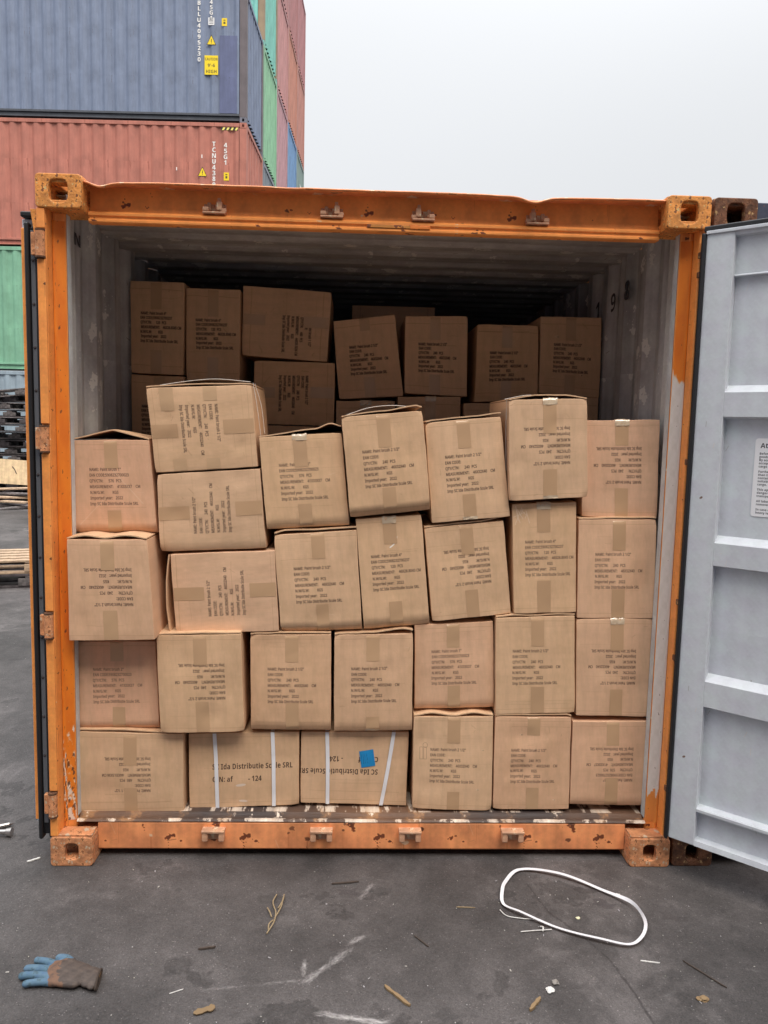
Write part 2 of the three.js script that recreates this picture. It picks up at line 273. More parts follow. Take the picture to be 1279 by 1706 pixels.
{ // threshold and bottom rail
  const [sc] = canvas(2048, 128, (x, y) => { // worn chequered sill: rust brown, polished metal, pale scrapes
    const u = x / 1024, v = y / 128, n = nz(u, v * 0.12), n2 = nz(u * 6, v * 0.5 + 0.3), n3 = nd(u * 3 + 0.2, v * 0.12);
    let q = mix([104, 78, 62], [70, 58, 54], 0.5 + n * 1.2);
    q = mix(q, [176, 128, 84], sst(0.1, 0.5, n2 - n * 0.3) * 0.7);
    const k = 0.08 + n2 * 0.75 + n3 * 0.6 + 0.5 * nd(u * 1.3 + 0.4, v * 0.2) + 0.7 * nz(u * 0.9 + 0.5, 0.2) + (v < 0.42 ? 0.34 : v > 0.8 ? 0.36 : -0.2);
    q = mix(q, [232, 216, 198], sst(0.1, 0.3, k) * (0.8 + 0.4 * n3));
    return q;
  });
  const sillMat = std({ map: tex(sc), bumpMap: roughBump, bumpScale: 0.003, roughness: 0.55 });
  const sp = [[-0.3, 0.163], [-0.118, 0.1635], [-0.112, 0.162], [-0.102, 0.154], [-0.086, 0.151], [-0.078, 0.1555], [-0.068, 0.1555], [-0.062, 0.149]];
  const n = 64, G = grid(n, sp.length - 1, (s, t) => { const [z, y] = sp[Math.round(t * (sp.length - 1))]; const x = -1.14 + s * 2.28; return V(x, y + 0.002 * nz(s * 2, 0.1), z); });
  { const uv = G.attributes.uv; for (let i = 0; i < uv.count; i++) { const [z] = sp[Math.round(uv.getY(i) * (sp.length - 1))]; uv.setXY(i, uv.getX(i), clamp(1 - (z + 0.16) / 0.1, 0, 1) * -1 + 1); } }
  for (let i = 0; i < G.attributes.uv.count; i++) G.attributes.uv.setY(i, 1 - clamp((G.attributes.position.getZ(i) + 0.16) / 0.1, 0.002, 0.998));
  part('door_sill', G, sillMat, ship);
  const r = alongX(extrude([[-0.2, 0.03], [-0.085, 0.028], [-0.07, 0.031], [-0.064, 0.038], [-0.064, 0.14], [-0.068, 0.1445], [-0.1, 0.145], [-0.2, 0.145]], 2.114, 0)); r.translate(1.057, 0, 0);
  part('bottom_rail', uvm(r, 0.7, 0.1, 0.3), M.orangeRail, ship);
  for (const s of [-1, 1]) part('casting_cover_plate', box(0.15, 0.008, 0.066, s * 1.136, 0.1225, -0.033, 0.003), M.castLow, ship);
}
{ // door lock keepers on header and rail
  for (const x of [-0.588, -0.167, 0.165, 0.583]) {
    const flip = x > 0 ? -1 : 1;
    const g = [box(0.076, 0.007, 0.03, 0, -0.018, 0.012), box(0.074, 0.034, 0.006, 0, -0.003, -0.002), box(0.02, 0.014, 0.026, -0.028 * flip, -0.007, 0.013, 0.004), box(0.012, 0.026, 0.012, -0.018 * flip, 0.004, 0.006, 0.003), box(0.018, 0.03, 0.024, 0.017 * flip, 0.004, 0.014, 0.004), box(0.011, 0.014, 0.014, 0.015 * flip, 0.024, 0.01, 0.003), box(0.02, 0.012, 0.022, 0.03 * flip, -0.009, 0.012, 0.003)];
    const k = part('lock_keeper', g, M.keeper, ship); k.position.set(x * 1.022, 2.512, -0.088); k.scale.setScalar(1.12);
  }
  for (const x of [-0.588, -0.17, 0.177, 0.582]) {
    const g = [box(0.084, 0.01, 0.036, 0, 0.016, 0.014), box(0.078, 0.042, 0.006, 0, -0.004, 0.0), box(0.021, 0.036, 0.034, -0.03, -0.004, 0.013, 0.005), box(0.021, 0.036, 0.034, 0.03, -0.004, 0.013, 0.005)];
    const k = part('lock_keeper', g, M.keeper, ship); k.position.set(x * 1.021, 0.104, -0.062); k.scale.setScalar(1.08);
  }
}
{ // shell: side walls, roof, back wall, floor boards
  const L = 5.75, c = corrugation(L, 0.262, 0.036, 0.27, 0.23), pale = [];
  for (const s of [-1, 1]) part('side_wall', ribbon(c, 0.15, 2.556, (a, b, t) => V(s * (1.1775 - b), t, -0.25 - a)), M.inner, ship);
  part('roof', ribbon(corrugation(5.9, 0.21, 0.014, 0.3, 0.2), -1.2175, 1.2175, (a, b, t) => V(t, 2.548 - b, -0.11 - a)), M.inner, ship);
  part('back_wall', ribbon(corrugation(2.4, 0.25, 0.04), 0.15, 2.56, (a, b, t) => V(-1.2 + a, t, -6.02 - b)), M.inner, ship);
  for (const s of [-1, 1]) { part('top_side_rail', box(0.008, 0.07, LEN - 0.4, s * 1.2225, 2.545, -LEN / 2, 0.002), M.orange, ship); part('bottom_side_rail', box(0.05, 0.13, LEN - 0.4, s * 1.194, 0.11, -LEN / 2, 0.004), M.orangeRail, ship); }
  const wood = painted([120, 92, 66], { vary: 24, streak: 20 });
  for (let i = 0; i < 8; i++) part('floor_board', box(0.292, 0.03, 5.7, -1.026 + i * 0.2935, 0.147, -3.15, 0.002), wood, ship);
  // stencilled numbers on the wall and a mark by the left post
  const dig = (ch, w, h) => { const [cv, g] = canvas(64, 96); g.clearRect(0, 0, 64, 96); g.fillStyle = '#484850'; g.font = 'bold 104px sans-serif'; g.textAlign = 'center'; g.textBaseline = 'alphabetic'; g.fillText(ch, 32, 88); const m = std({ map: tex(cv), transparent: true, roughness: 0.8 }); return [new THREE.PlaneGeometry(w, h), m]; };
  for (const [ch, z, y] of [['1', -1.17, 2.355], ['9', -0.93, 2.36], ['8', -0.74, 2.385]]) { const [g, m] = dig(ch, 0.088, 0.11); const d = part('stencil_number', g, m, ship); d.position.set(1.1745, y, z); d.rotation.y = -Math.PI / 2; }
  const [g, m] = dig('N', 0.07, 0.06); const d = part('stencil_letter', g, m, ship); d.position.set(-1.1745, 2.43, -0.29); d.rotation.y = Math.PI / 2;
}
{ // hinges on the left post
  for (const y of [2.349, 1.654, 0.954, 0.248]) {
    const g = [plain(new THREE.CylinderGeometry(0.0165, 0.0165, 0.088, 14).translate(-1.206, y, 0.0)), box(0.03, 0.08, 0.02, -1.226, y, -0.012, 0.003)];
    part('hinge', g.map((q) => uvm(q, 2, y)), M.castLow, ship);
    for (const s of [-1, 1]) part('hinge_pin', plain(new THREE.CylinderGeometry(0.0175, 0.0175, 0.006, 14).translate(-1.206, y + s * 0.047, 0.0)), M.castRust, ship);
  }
  for (const y of [2.38, 2.31, 1.62, 1.08, 0.86, 0.33]) part('hinge_lug', box(0.012, 0.022, 0.02, 1.188, y, 0.004, 0.003), M.castRust, ship);
  // bevelled flanges that run between the hinges
  for (const [a, b] of [[2.473, 2.402], [2.296, 1.708], [1.6, 1.008], [0.9, 0.302], [0.194, 0.12]]) { const g = box(0.03, a - b, 0.012, -1.2035, (a + b) / 2, -0.004, 0.004); part('hinge_flange', g, M.orange, ship); }
  part('top_gusset', uvm(extrude([[0, 0], [0.022, 0], [0.022, -0.08], [0.012, -0.08]], 0.06, 0.001).translate(-1.243, 2.47, -0.07), 2), M.castTop, ship);
}
// ---- doors. leaf frame: origin on the hinge edge at ground height, +x along the leaf, +z the inner face
function doorLeaf(parent, name, label) { const d = new THREE.Group(); d.name = name; d.userData.label = label; parent.add(d); return d; }
function innerSkin(y0, y1) { // [depth, y] profile of the pressed door panel seen from inside
  const p = [[0, y1]]; const rib = (t, b) => p.push([-0.034, t + 0.022], [-0.004, t], [0, t - 0.004], [0, b + 0.002], [-0.002, b], [-0.034, b - 0.008]);
  p.push([-0.003, 2.43], [-0.022, 2.425], [-0.022, 2.296], [-0.016, 2.292], [-0.016, 2.289], [-0.036, 2.286]); rib(1.882, 1.789); rib(1.332, 1.243); rib(0.806, 0.704);
  p.push([-0.034, 0.31], [-0.004, 0.305], [0, 0.3], [0, 0.29], [-0.004, 0.288], [-0.032, 0.28], [-0.032, 0.178], [-0.004, 0.172], [0, y0]); return p;
}
function buildLeaf(parent, name, label, W, opts) {
  const d = doorLeaf(parent, name, label), Y0 = 0.152, Y1 = 2.444, q = (a, b) => b - a;
  part('hinge_stile', box(0.099, Y1 - Y0, 0.04, 0.0495, (Y0 + Y1) / 2, -0.02, 0.004), M.grey, d);
  part('lock_stile', box(0.08, Y1 - Y0, 0.04, W - 0.04, (Y0 + Y1) / 2, -0.02, 0.004), M.grey, d);
  part('pressed_panel', uvm(ribbon(innerSkin(Y0, Y1), 0.099, W - 0.08, (a, b, t) => V(t, b, a - 0.0015)), 1), M.grey, d);
  part('outer_skin', box(W - 0.004, Y1 - Y0 - 0.004, 0.014, W / 2, (Y0 + Y1) / 2, -0.0485, 0.003), M.orange, d);
  return d;
}
{
  const R = buildLeaf(ship, 'door', 'right door, pale grey inside, swung towards the viewer', 1.15);
  R.position.set(1.187, 0, 0.05); R.rotation.y = -42 * Math.PI / 180;
  // rubber seal: lip along the hinge edge and the top
  const gs = [box(0.016, 2.31, 0.05, -0.013, 1.297, -0.03, 0.006), box(0.012, 2.3, 0.018, -0.0055, 1.297, 0.003, 0.005), box(1.16, 0.022, 0.03, 0.57, 2.462, -0.012, 0.006)];
  part('door_seal', gs, M.rubber, R); part('seal_retainer', box(1.15, 0.012, 0.008, 0.575, 2.4485, 0.002, 0.002), M.grey, R);
  // notice
  const [c, g] = canvas(420, 540, () => [236, 236, 240]);
  g.fillStyle = '#2b2b33'; g.font = 'bold 46px sans-serif'; g.fillText('Attention', 34, 66);
  g.font = 'bold 21px sans-serif';
  ['Before accessing and loading', 'goods to ensure the proper', 'By accepting this container', 'acceptance on condition', 'cargo as is', null, 'Furthermore, any other', 'than the agreed cargo', 'container shall be', 'suitable space for the', 'cargo.', null, 'This applies also to', 'dangerous goods and', 'transported cargo', null, 'All labels must be', 'removed', null, 'In case of damage or', 'heavy loss please report'].reduce((y, s) => { if (s) g.fillText(s, 30, y); return y + (s ? 22 : 14); }, 112);
  const st = roundedRect(0.22, 0.28, 0.012), sg = new THREE.ShapeGeometry(st, 6); { const p = sg.attributes.position, u = sg.attributes.uv; for (let i = 0; i < p.count; i++) u.setXY(i, p.getX(i) / 0.22 + 0.5, p.getY(i) / 0.28 + 0.5); }
  const s = part('notice_sticker', sg, std({ map: tex(c), roughness: 0.4 }), R, 'white printed notice sticker'); s.position.set(0.317, 1.576, -0.0335);
}
{
  const Lf = buildLeaf(ship, 'door', 'left door folded back along the side, seen edge on', 1.15);
  Lf.position.set(-1.289, 0, -1.2); Lf.rotation.y = -Math.PI / 2; // runs back along the side of the container, inner face outwards
  part('edge_frame', box(0.02, 2.24, 0.016, 1.154, 1.29, -0.0085, 0.003), M.orange, Lf);
  part('door_seal', [box(0.036, 2.33, 0.017, 1.166, 1.262, -0.0265, 0.007), box(0.03, 2.32, 0.014, 1.164, 1.262, -0.063, 0.006), box(0.02, 2.3, 0.03, 1.158, 1.262, -0.045, 0.004), box(1.17, 0.02, 0.066, 0.59, 2.456, -0.036, 0.006)], M.rubber, Lf);
  const ret = part('seal_retainer', box(0.006, 2.24, 0.017, 1.17, 1.28, -0.0455, 0.002), M.retainer, Lf);
  for (let i = 0; i < 14; i++) part('rivet', plain(new THREE.SphereGeometry(0.0055, 10, 8).scale(0.6, 1, 1).translate(1.174, 0.28 + i * 0.155, -0.0455)), M.darkSteel, ret);
}

// ---------------------------------------------------------------- cartons
const KR = [216, 177, 141];
function kraft(w, h, o) { // upright face w x h metres; a plain strip on the right serves the other sides
  const S = o.res ?? 1250, W = Math.round(w * S), H = Math.round(h * S), ST = 72, ou = rnd(), ov = rnd(), tint = (() => { const k = rr(-4, 3), y = rr(-2, 2); return [k + 0.4 * y, k, k - y]; })(), fl = o.rot % 180 ? 1 : 0;
  const base = [KR[0] + tint[0] + (o.pink ?? 0) * 1.5 - 1, KR[1] + tint[1] - (o.pink ?? 0) * 4, KR[2] + tint[2]];
  const [c, g] = canvas(W + ST, H, (x, y) => {
    const u = x / S, v = y / S, n = nz(u * 1.1 + ou, v * 1.1 + ov), n2 = nf(u * 6 + ov, v * 6 + ou), f = nf((u * 21) + ou, v * 3 + ov), n3 = nz(u * 0.6 + ov, v * 9 + ou);
    const m = 1 + 0.035 * n + 0.025 * n2 + 0.03 * f + 0.02 * n3 + 0.006 * Math.sin((v * 2 * Math.PI) / 0.0075 + 3 * n) * sst(0, 0.5, n2 + n);
    return [base[0] * m, base[1] * m, base[2] * m * (1 + 0.01 * n2)];
  });
  const line = (x0, y0, x1, y1, col, lw) => { g.strokeStyle = col; g.lineWidth = lw; g.beginPath(); g.moveTo(x0, y0); for (let k = 1; k <= 6; k++) g.lineTo(x0 + (x1 - x0) * k / 6 + rr(-1.5, 1.5), y0 + (y1 - y0) * k / 6 + rr(-1.5, 1.5)); g.stroke(); };
  for (let i = 0; i < 7 + (o.worn ?? 0) * 10; i++) { const x = rnd() * W, y = rnd() * H, a = rr(0, 6.3), l = rr(5, 40); line(x, y, x + Math.cos(a) * l, y + Math.sin(a) * l, rnd() < 0.6 ? `rgba(228,200,170,${rr(0.15, 0.5)})` : `rgba(140,104,74,${rr(0.15, 0.5)})`, rr(0.6, 2)); }
  for (let i = 0; i < 4; i++) { const y = rnd() * H; line(rr(0, W * 0.4), y, rr(W * 0.5, W), y + rr(-3, 3), `rgba(160,122,88,${rr(0.1, 0.3)})`, rr(1, 3)); }
  for (let i = 0; i < (o.torn ?? 0); i++) { const x = rr(W * 0.1, W * 0.9), y = rr(H * 0.1, H * 0.9); g.fillStyle = `rgba(226,196,164,${rr(0.5, 0.9)})`; g.beginPath(); for (let k = 0; k < 9; k++) { const th = k / 9 * 6.28; g.lineTo(x + Math.cos(th) * rr(4, 13), y + Math.sin(th) * rr(2, 5)); } g.fill(); g.fillStyle = 'rgba(92,64,44,.75)'; g.fillRect(x, y, rr(3, 8), rr(1, 4)); }
  // faint glue seam and edge scoring
  line(3, 22, W - 3, 24, 'rgba(150,112,80,.35)', 2); line(3, H - 26, W - 3, H - 24, 'rgba(150,112,80,.3)', 2);
  if (o.text) {
    const T = o.text, ink = Math.min(0.95, (o.ink ?? 0.78) * 1.12 + 0.06); g.save(); g.beginPath(); g.rect(0, 0, W, H); g.clip();
    g.fillStyle = `rgba(62,44,34,${ink})`; g.textBaseline = 'alphabetic';
    const x0 = T.x * S, y0 = T.y * S, lh = T.lh * S;
    T.lines.forEach((s, i) => { if (!s) return; g.save(); g.translate(x0 + rr(-1, 1), y0 + i * lh); g.scale(T.sx ?? 0.78, 1); g.font = `${T.bold ? 'bold ' : ''}${T.size * S}px sans-serif`; g.lineWidth = T.bold ? 0.01 : 1; g.strokeStyle = g.fillStyle;
      let X = 0; (s).split('|').forEach((q) => { const at = q.match(/^@(\d+) /); if (at) { X = +at[1] / 1000 * S / (T.sx ?? 0.78); q = q.slice(at[0].length); } g.fillText(q, X, 0); if (!T.bold) g.strokeText(q, X, 0); }); g.restore(); });
    g.restore();
    // broken ink
    for (let i = 0; i < 90; i++) { const x = x0 + rnd() * 0.2 * S, y = y0 - 0.012 * S + rnd() * 0.16 * S; g.fillStyle = `rgba(${base[0] | 0},${base[1] | 0},${base[2] | 0},${rr(0.3, 0.9)})`; g.fillRect(x, y, rr(1, 3), rr(0.6, 1.6)); }
  }
  if (o.extra) o.extra(g, W, H, S);
  return [tex(c), W / (W + ST)];
}
const cartonText = (name, ean, qty, meas, x = 0.068, y = 0.145, lh = 0.0222, size = 0.0162) => ({ x, y, lh, size, lines: [`NAME:|@42 Paint brush ${name}`, `EAN CODE:${ean ? '|@62 ' + ean : ''}`, `QTY/CTN:|@74 ${qty}|@102 PCS`, `MEASUREMENT:|@106 ${meas}|@175 CM`, 'N.W/G.W:|@86 KGS', 'Imported year:|@96 2022', 'Imp SC Ida Distributie Scule SRL'] });
const A = (o) => cartonText('2 1/2"', '', '240', '46X32X40'), Bt = (n = '1"') => cartonText(n, '5908232700023', '576', '41X33X37', 0.068, 0.118), C4 = () => cartonText('4"', '5908232700237', '120', '46X28.8X45', 0.048, 0.158), D1 = () => cartonText('1 1/2"', '', '480', '44X33.5X36', 0.13, 0.1);
const tapeMat = phy({ color: new THREE.Color(0xc49f7b), roughness: 0.34, clearcoat: 0.4, clearcoatRoughness: 0.25 }), tapeMat2 = phy({ color: new THREE.Color(0xc8a581), roughness: 0.36, clearcoat: 0.4, clearcoatRoughness: 0.28 }), clearTape = phy({ color: new THREE.Color(0xcdb79c), roughness: 0.12, clearcoat: 1, clearcoatRoughness: 0.08 });
const flapMat = std({ map: tex(kraft(0.3, 0.3, { res: 700, rot: 0 })[0].image, { repeat: true }), roughness: 0.85 });
const strapMat = std({ color: 0xe9e9ee, roughness: 0.4 }), cordMat = phy({ color: 0xd9d6d2, roughness: 0.25 });
const kraftBump = tex(canvas(512, 512, (x, y) => { const v = 128 + 55 * nz(x / 512, y / 512) + 30 * nf(x / 170, y / 170) + 14 * nf(x / 60, y / 50); return [v, v, v]; })[0], { srgb: false, repeat: true });

const plainKraft = new Map();
function carton(q, depth, rot, o, label, group) {
  const [z0, x1, y1, x2, y2, x3, y3, x4, y4] = q, cx = (v) => clamp(v, -1.171, 1.171), sd = o.seed = rnd();
  const TL = [cx(x1), y1], TR = [cx(x2), y2], BR = [cx(x3), y3], BL = [cx(x4), y4];
  const w = (Math.hypot(TR[0] - TL[0], TR[1] - TL[1]) + Math.hypot(BR[0] - BL[0], BR[1] - BL[1])) / 2, h = (Math.hypot(TL[0] - BL[0], TL[1] - BL[1]) + Math.hypot(TR[0] - BR[0], TR[1] - BR[1])) / 2;
  const r = o.r ?? 0.0026, bulge = o.bulge ?? 0.004, yaw = o.yaw ?? 0, bf = o.bf ?? 0, base = [(BL[0] + BR[0]) / 2, (BL[1] + BR[1]) / 2];
  const t = thing('cardboard_carton', label, 'cardboard box', group, [base[0], base[1], z0]);
  const dmg = [[-1, 1], [1, 1], [1, -1], [-1, -1]].map((k) => [...k, rnd() < (o.crush ?? 0.35) ? rr(0.002, 0.006) : rr(0, 0.0012)]);
  const dents = [0, 1, 2].map(() => [rr(-0.8, 0.8), rr(-0.8, 0.8), rr(0.0015, 0.0045) * (1 + 0.5 * (o.worn ?? 0)), rr(14, 34), rr(14, 34)]);
  // a, b in -1..1 over the face, dz <= 0 behind it
  const F = (a, b, dz, front = 1) => {
    let z = dz, u = (a + 1) / 2, v = (b + 1) / 2, e = Math.max(0, 1 - a * a) * Math.max(0, 1 - b * b);
    z += front * (bulge * e + 0.0042 * nz(u * 0.35 + sd, v * 0.35 + sd * 3) * Math.min(1, e * 4 + 0.25) + 0.0012 * nz(u * 1.5 + sd, v * 1.5));
    if (bf) { const s = (b + 1) / 2 * h; if (s < bf) z -= front * (bf - s) * 1.1; }
    for (const [p, m, k, sx, sy] of dents) z -= front * k * Math.exp(-(((a - p) * w * 0.5 * sx) ** 2 + ((b - m) * h * 0.5 * sy) ** 2));
    let inx = 0, iny = 0;
    for (const [p, m, k] of dmg) { const g = Math.exp(-(((a - p) * w * 24) ** 2 + ((b - m) * h * 24) ** 2) * 1.6); z -= front * k * g * 1.5; inx -= p * k * g * 0.4; iny -= m * k * g * 0.45; }
    const wob = 0.0022 * nz(u * 0.8 + sd * 5, sd) * (Math.abs(b) > 0.9 ? 1 : 0.5), wobx = 0.0022 * nz(v * 0.8 + sd * 2, sd * 7);
    const X = (TL[0] * (1 - u) + TR[0] * u) * v + (BL[0] * (1 - u) + BR[0] * u) * (1 - v), Y = (TL[1] * (1 - u) + TR[1] * u) * v + (BL[1] * (1 - u) + BR[1] * u) * (1 - v);
    return V(X + inx + wobx * Math.abs(a) - Math.sin(yaw) * dz - base[0], Y + iny + wob * Math.abs(b) - base[1], z);
  };
  const n = o.far ? 8 : 22, g = new THREE.BoxGeometry(2, 2, 2, n, n, o.far ? 4 : 8), P = g.attributes.position, uv = g.attributes.uv;
  const half = [w / 2, h / 2, depth / 2], re = (s, H, k) => { const i = Math.round((s + 1) / 2 * k); if (i === 0 || i === k) return s * H; if (i === 1) return -H + r * 0.45; if (i === k - 1) return H - r * 0.45; if (i === 2) return -H + r * 1.2; if (i === k - 2) return H - r * 1.2; return -H + r * 1.2 + (i - 2) / (k - 4) * (2 * H - 2.4 * r); };
  const ck = o.text ? null : `${rot % 180}`, kr = (ck && plainKraft.get(ck)) || kraft(...(rot % 180 ? [h, w] : [w, h]), { ...o, rot }), [map, um] = kr;
  if (ck && o.tape !== 0 || o.far) plainKraft.set(ck, kr);
  const nzz = o.far ? 4 : 8, perFace = [(nzz + 1) * (n + 1), (nzz + 1) * (n + 1), (n + 1) * (nzz + 1), (n + 1) * (nzz + 1)], frontStart = perFace.reduce((a, b) => a + b), frontEnd = frontStart + (n + 1) * (n + 1);
  for (let i = 0; i < P.count; i++) {
    const p = [re(P.getX(i), half[0], n), re(P.getY(i), half[1], n), re(P.getZ(i), half[2], nzz)];
    const c = p.map((v, k) => clamp(v, -half[k] + r, half[k] - r)), d = p.map((v, k) => v - c[k]), l = Math.hypot(...d);
    if (l > 0) for (let k = 0; k < 3; k++) p[k] = c[k] + d[k] / l * r;
    const a = p[0] / half[0], b = p[1] / half[1], dz = p[2] - half[2], fr = i >= frontStart && i < frontEnd, s = F(a, b, dz, sst(-0.05, 0, dz));
    P.setXYZ(i, s.x, s.y, s.z);
    let U = (a + 1) / 2, W2 = (b + 1) / 2;
    if (fr) { const [uu, vv] = rot === 0 ? [U, W2] : rot === 180 ? [1 - U, 1 - W2] : rot === 90 ? [1 - W2, U] : [W2, 1 - U]; uv.setXY(i, uu * um, vv); }
    else uv.setXY(i, um + (1 - um) * (0.1 + 0.8 * clamp(-dz / depth, 0, 1)), clamp(0.1 + 0.8 * (i < frontStart - perFace[0] ? W2 : U), 0, 1));
  }
  smoothNormals(g); g.clearGroups();
  part('carton_body', g, std({ map, bumpMap: kraftBump, bumpScale: 0.0012, roughness: 0.82 }), t);
  const patch = (a0, a1, b0, b1, mat, name = 'packing_tape', off = 0.0009, nx = 4, ny = 10, jit = 0) => {
    const G = grid(nx, ny, (s, q2) => { let b = b0 + (b1 - b0) * q2, lift = 0, back = 0; if (b > 1) { back = (b - 1) * h / 2; b = 1; } const ed = Math.max(0, b - (1 - 2 * r / h)) / (2 * r / h); const p = F(a0 + (a1 - a0) * s, b, -ed * ed * r * 0.8 - back); p.z += off + jit * (rnd() - 0.5); p.y += back > 0 || ed > 0.5 ? off + jit * rnd() : 0; p.x += jit * (rnd() - 0.5) * 0.5; return p; });
    return part(name, G, mat, t);
  };
  // tape runs down the middle of the upright face, from both ends towards the print
  const tw = 0.026, tm = o.tape2 ? tapeMat2 : tapeMat, c0 = (o.tc ?? rr(-0.04, 0.06));
  if (o.tape !== 0) {
    const hi = o.t1 ?? 0.3, lo = o.t2 ?? 0.26;
    if (rot % 180 === 0) {
      const A0 = c0 - tw / (w / 2), A1 = c0 + tw / (w / 2), up = rot === 0 ? hi : lo, dn = rot === 0 ? lo : hi;
      patch(A0, A1, 1 - 2 * up, 1.03, tm); patch(A0 + rr(-0.02, 0.02), A1, -0.985, -1 + 2 * dn, tm);
      if (o.clear) patch(A0 - 0.01, A1 + 0.02, 1 - 2 * 0.055, 1.04, clearTape, 'clear_tape', 0.002, 7, 4, 0.0035);
      if (o.clearLow) patch(A0 - 0.02, A1 + 0.02, -0.99, -0.93, clearTape, 'clear_tape', 0.002, 7, 3, 0.003);
    } else {
      const B0 = c0 - tw / (h / 2), B1 = c0 + tw / (h / 2), left = rot === 90 ? lo : hi, right = rot === 90 ? hi : lo;
      patch(-0.985, -1 + 2 * left, B0, B1, tm, 'packing_tape', 0.0009, 10, 4); patch(1 - 2 * right, 0.985, B0 + 0.03, B1 + 0.05, tm, 'packing_tape', 0.0009, 10, 4);
      for (const [a, b0, b1] of o.side ?? []) patch(a - tw / (w / 2), a + tw / (w / 2), b0, b1, tapeMat2);
    }
  }
  // top flap sheets, lifted off the rim: control points [a, lift]
  if (o.flap) {
    const fp = o.flap, lift = (a) => { for (let i = 0; i < fp.length - 1; i++) if (a <= fp[i + 1][0]) { const s = (a - fp[i][0]) / (fp[i + 1][0] - fp[i][0]); return fp[i][1] + (fp[i + 1][1] - fp[i][1]) * (o.sharp ? s : s * s * (3 - 2 * s)); } return fp[fp.length - 1][1]; };
    const th = 0.0045, nx = 32, ny = 8, top = (s, q2, up) => { const a = -1 + 2 * s, fade = 1 - q2 * q2, p = F(a, 1, -0.0015 - q2 * (depth - 0.01), 0); p.y += 0.002 + lift(a) * (o.even ? 1 - 0.3 * q2 : fade) + up; p.z += (o.over ?? 0) * (1 - q2); return p; };
    const T = grid(nx, ny, (s, q2) => top(s, q2, th)), B = grid(nx, ny, (s, q2) => top(1 - s, q2, 0)), E = grid(nx, 1, (s, q2) => top(s, 0, q2 * th)), rim = [grid(1, ny, (s, q2) => top(0, q2, (1 - s) * th)), grid(1, ny, (s, q2) => top(1, q2, s * th))];
    part('top_flap', [T, B, E, ...rim].map((q2) => uvm(q2, 3, sd, 0)), flapMat, t);
  }
  // lifted edge flap on the left of a carton lying on its side
  if (o.sideFlap) { const S = o.sideFlap, fl = (s, q2, d) => { const b = -1 + 2 * q2, p = F(-1, b, -0.002 - s * 0.2, 0); p.x -= 0.003 + d + S * Math.sin(Math.PI * clamp(q2 * 0.75 + 0.25, 0, 1)) * (1 - s * s); return p; };
    part('side_flap', [grid(4, 12, (s, q2) => fl(s, q2, 0)), grid(4, 12, (s, q2) => fl(1 - s, q2, 0.005)), grid(1, 12, (s, q2) => fl(0, q2, s * 0.005))].map((q2) => uvm(q2, 3)), flapMat, t); }
  for (const [a0, a1] of o.straps ?? []) {
    const wd = 0.0075, G = (side) => grid(2, 24, (s, q2) => { const b = 1 - 2 * q2, am = a0 + (a1 - a0) * q2 + 0.012 * Math.sin(q2 * 3.1), p = F(am + (s - 0.5) * 2 * wd / (w / 2), b, 0); p.z += side ? 0.0042 : 0.003; return p; });
    part('strap', [G(1), G(0), grid(2, 10, (s, q2) => { const p = F(a0 + (s - 0.5) * 2 * wd / (w / 2), 1, -q2 * depth, 0); p.y += 0.003; return p; })], strapMat, t, 'white plastic strap');
  }
  for (const c of o.cords ?? []) part('binding_cord', tube(c.map(([a, b, dz, up = 0]) => { const p = F(a, b, dz, 0); p.y += up; p.z += dz >= 0 ? 0.004 : 0; return p; }), 0.0013, 6, 40), cordMat, t, 'thin clear binding cord');
  if (o.sticker) { const [a, b, an] = o.sticker, G = grid(4, 4, (s, q2) => { const x = (s - 0.5) * 0.058, y = (q2 - 0.5) * 0.07, X = x * Math.cos(an) - y * Math.sin(an), Y = x * Math.sin(an) + y * Math.cos(an), p = F(a + X / (w / 2), b + Y / (h / 2), 0); p.z += 0.002; return p; });
    const [c] = canvas(64, 80, (x, y) => { const n = nz(x / 60, y / 200), s = Math.abs(((x + 6 * n) % 9) - 4) < 0.8 && y > 14 && y < 62 && x < 36 ? 0.72 : 1; return [28 * s, 138 * s + 6 * n, 200 * s + 8 * n]; });
    part('blue_sticker', G, std({ map: tex(c), roughness: 0.55 }), t, 'bright blue tape patch stuck over the print'); }
  return t;
}
const tent = (h, at = 0) => [[-1, 0], [at, h], [1, 0]], pinned = (h, at = 0, h2 = h) => [[-1, 0.001], [-0.55, h], [at, 0.002], [at + 0.5, h2], [1, 0.002]];
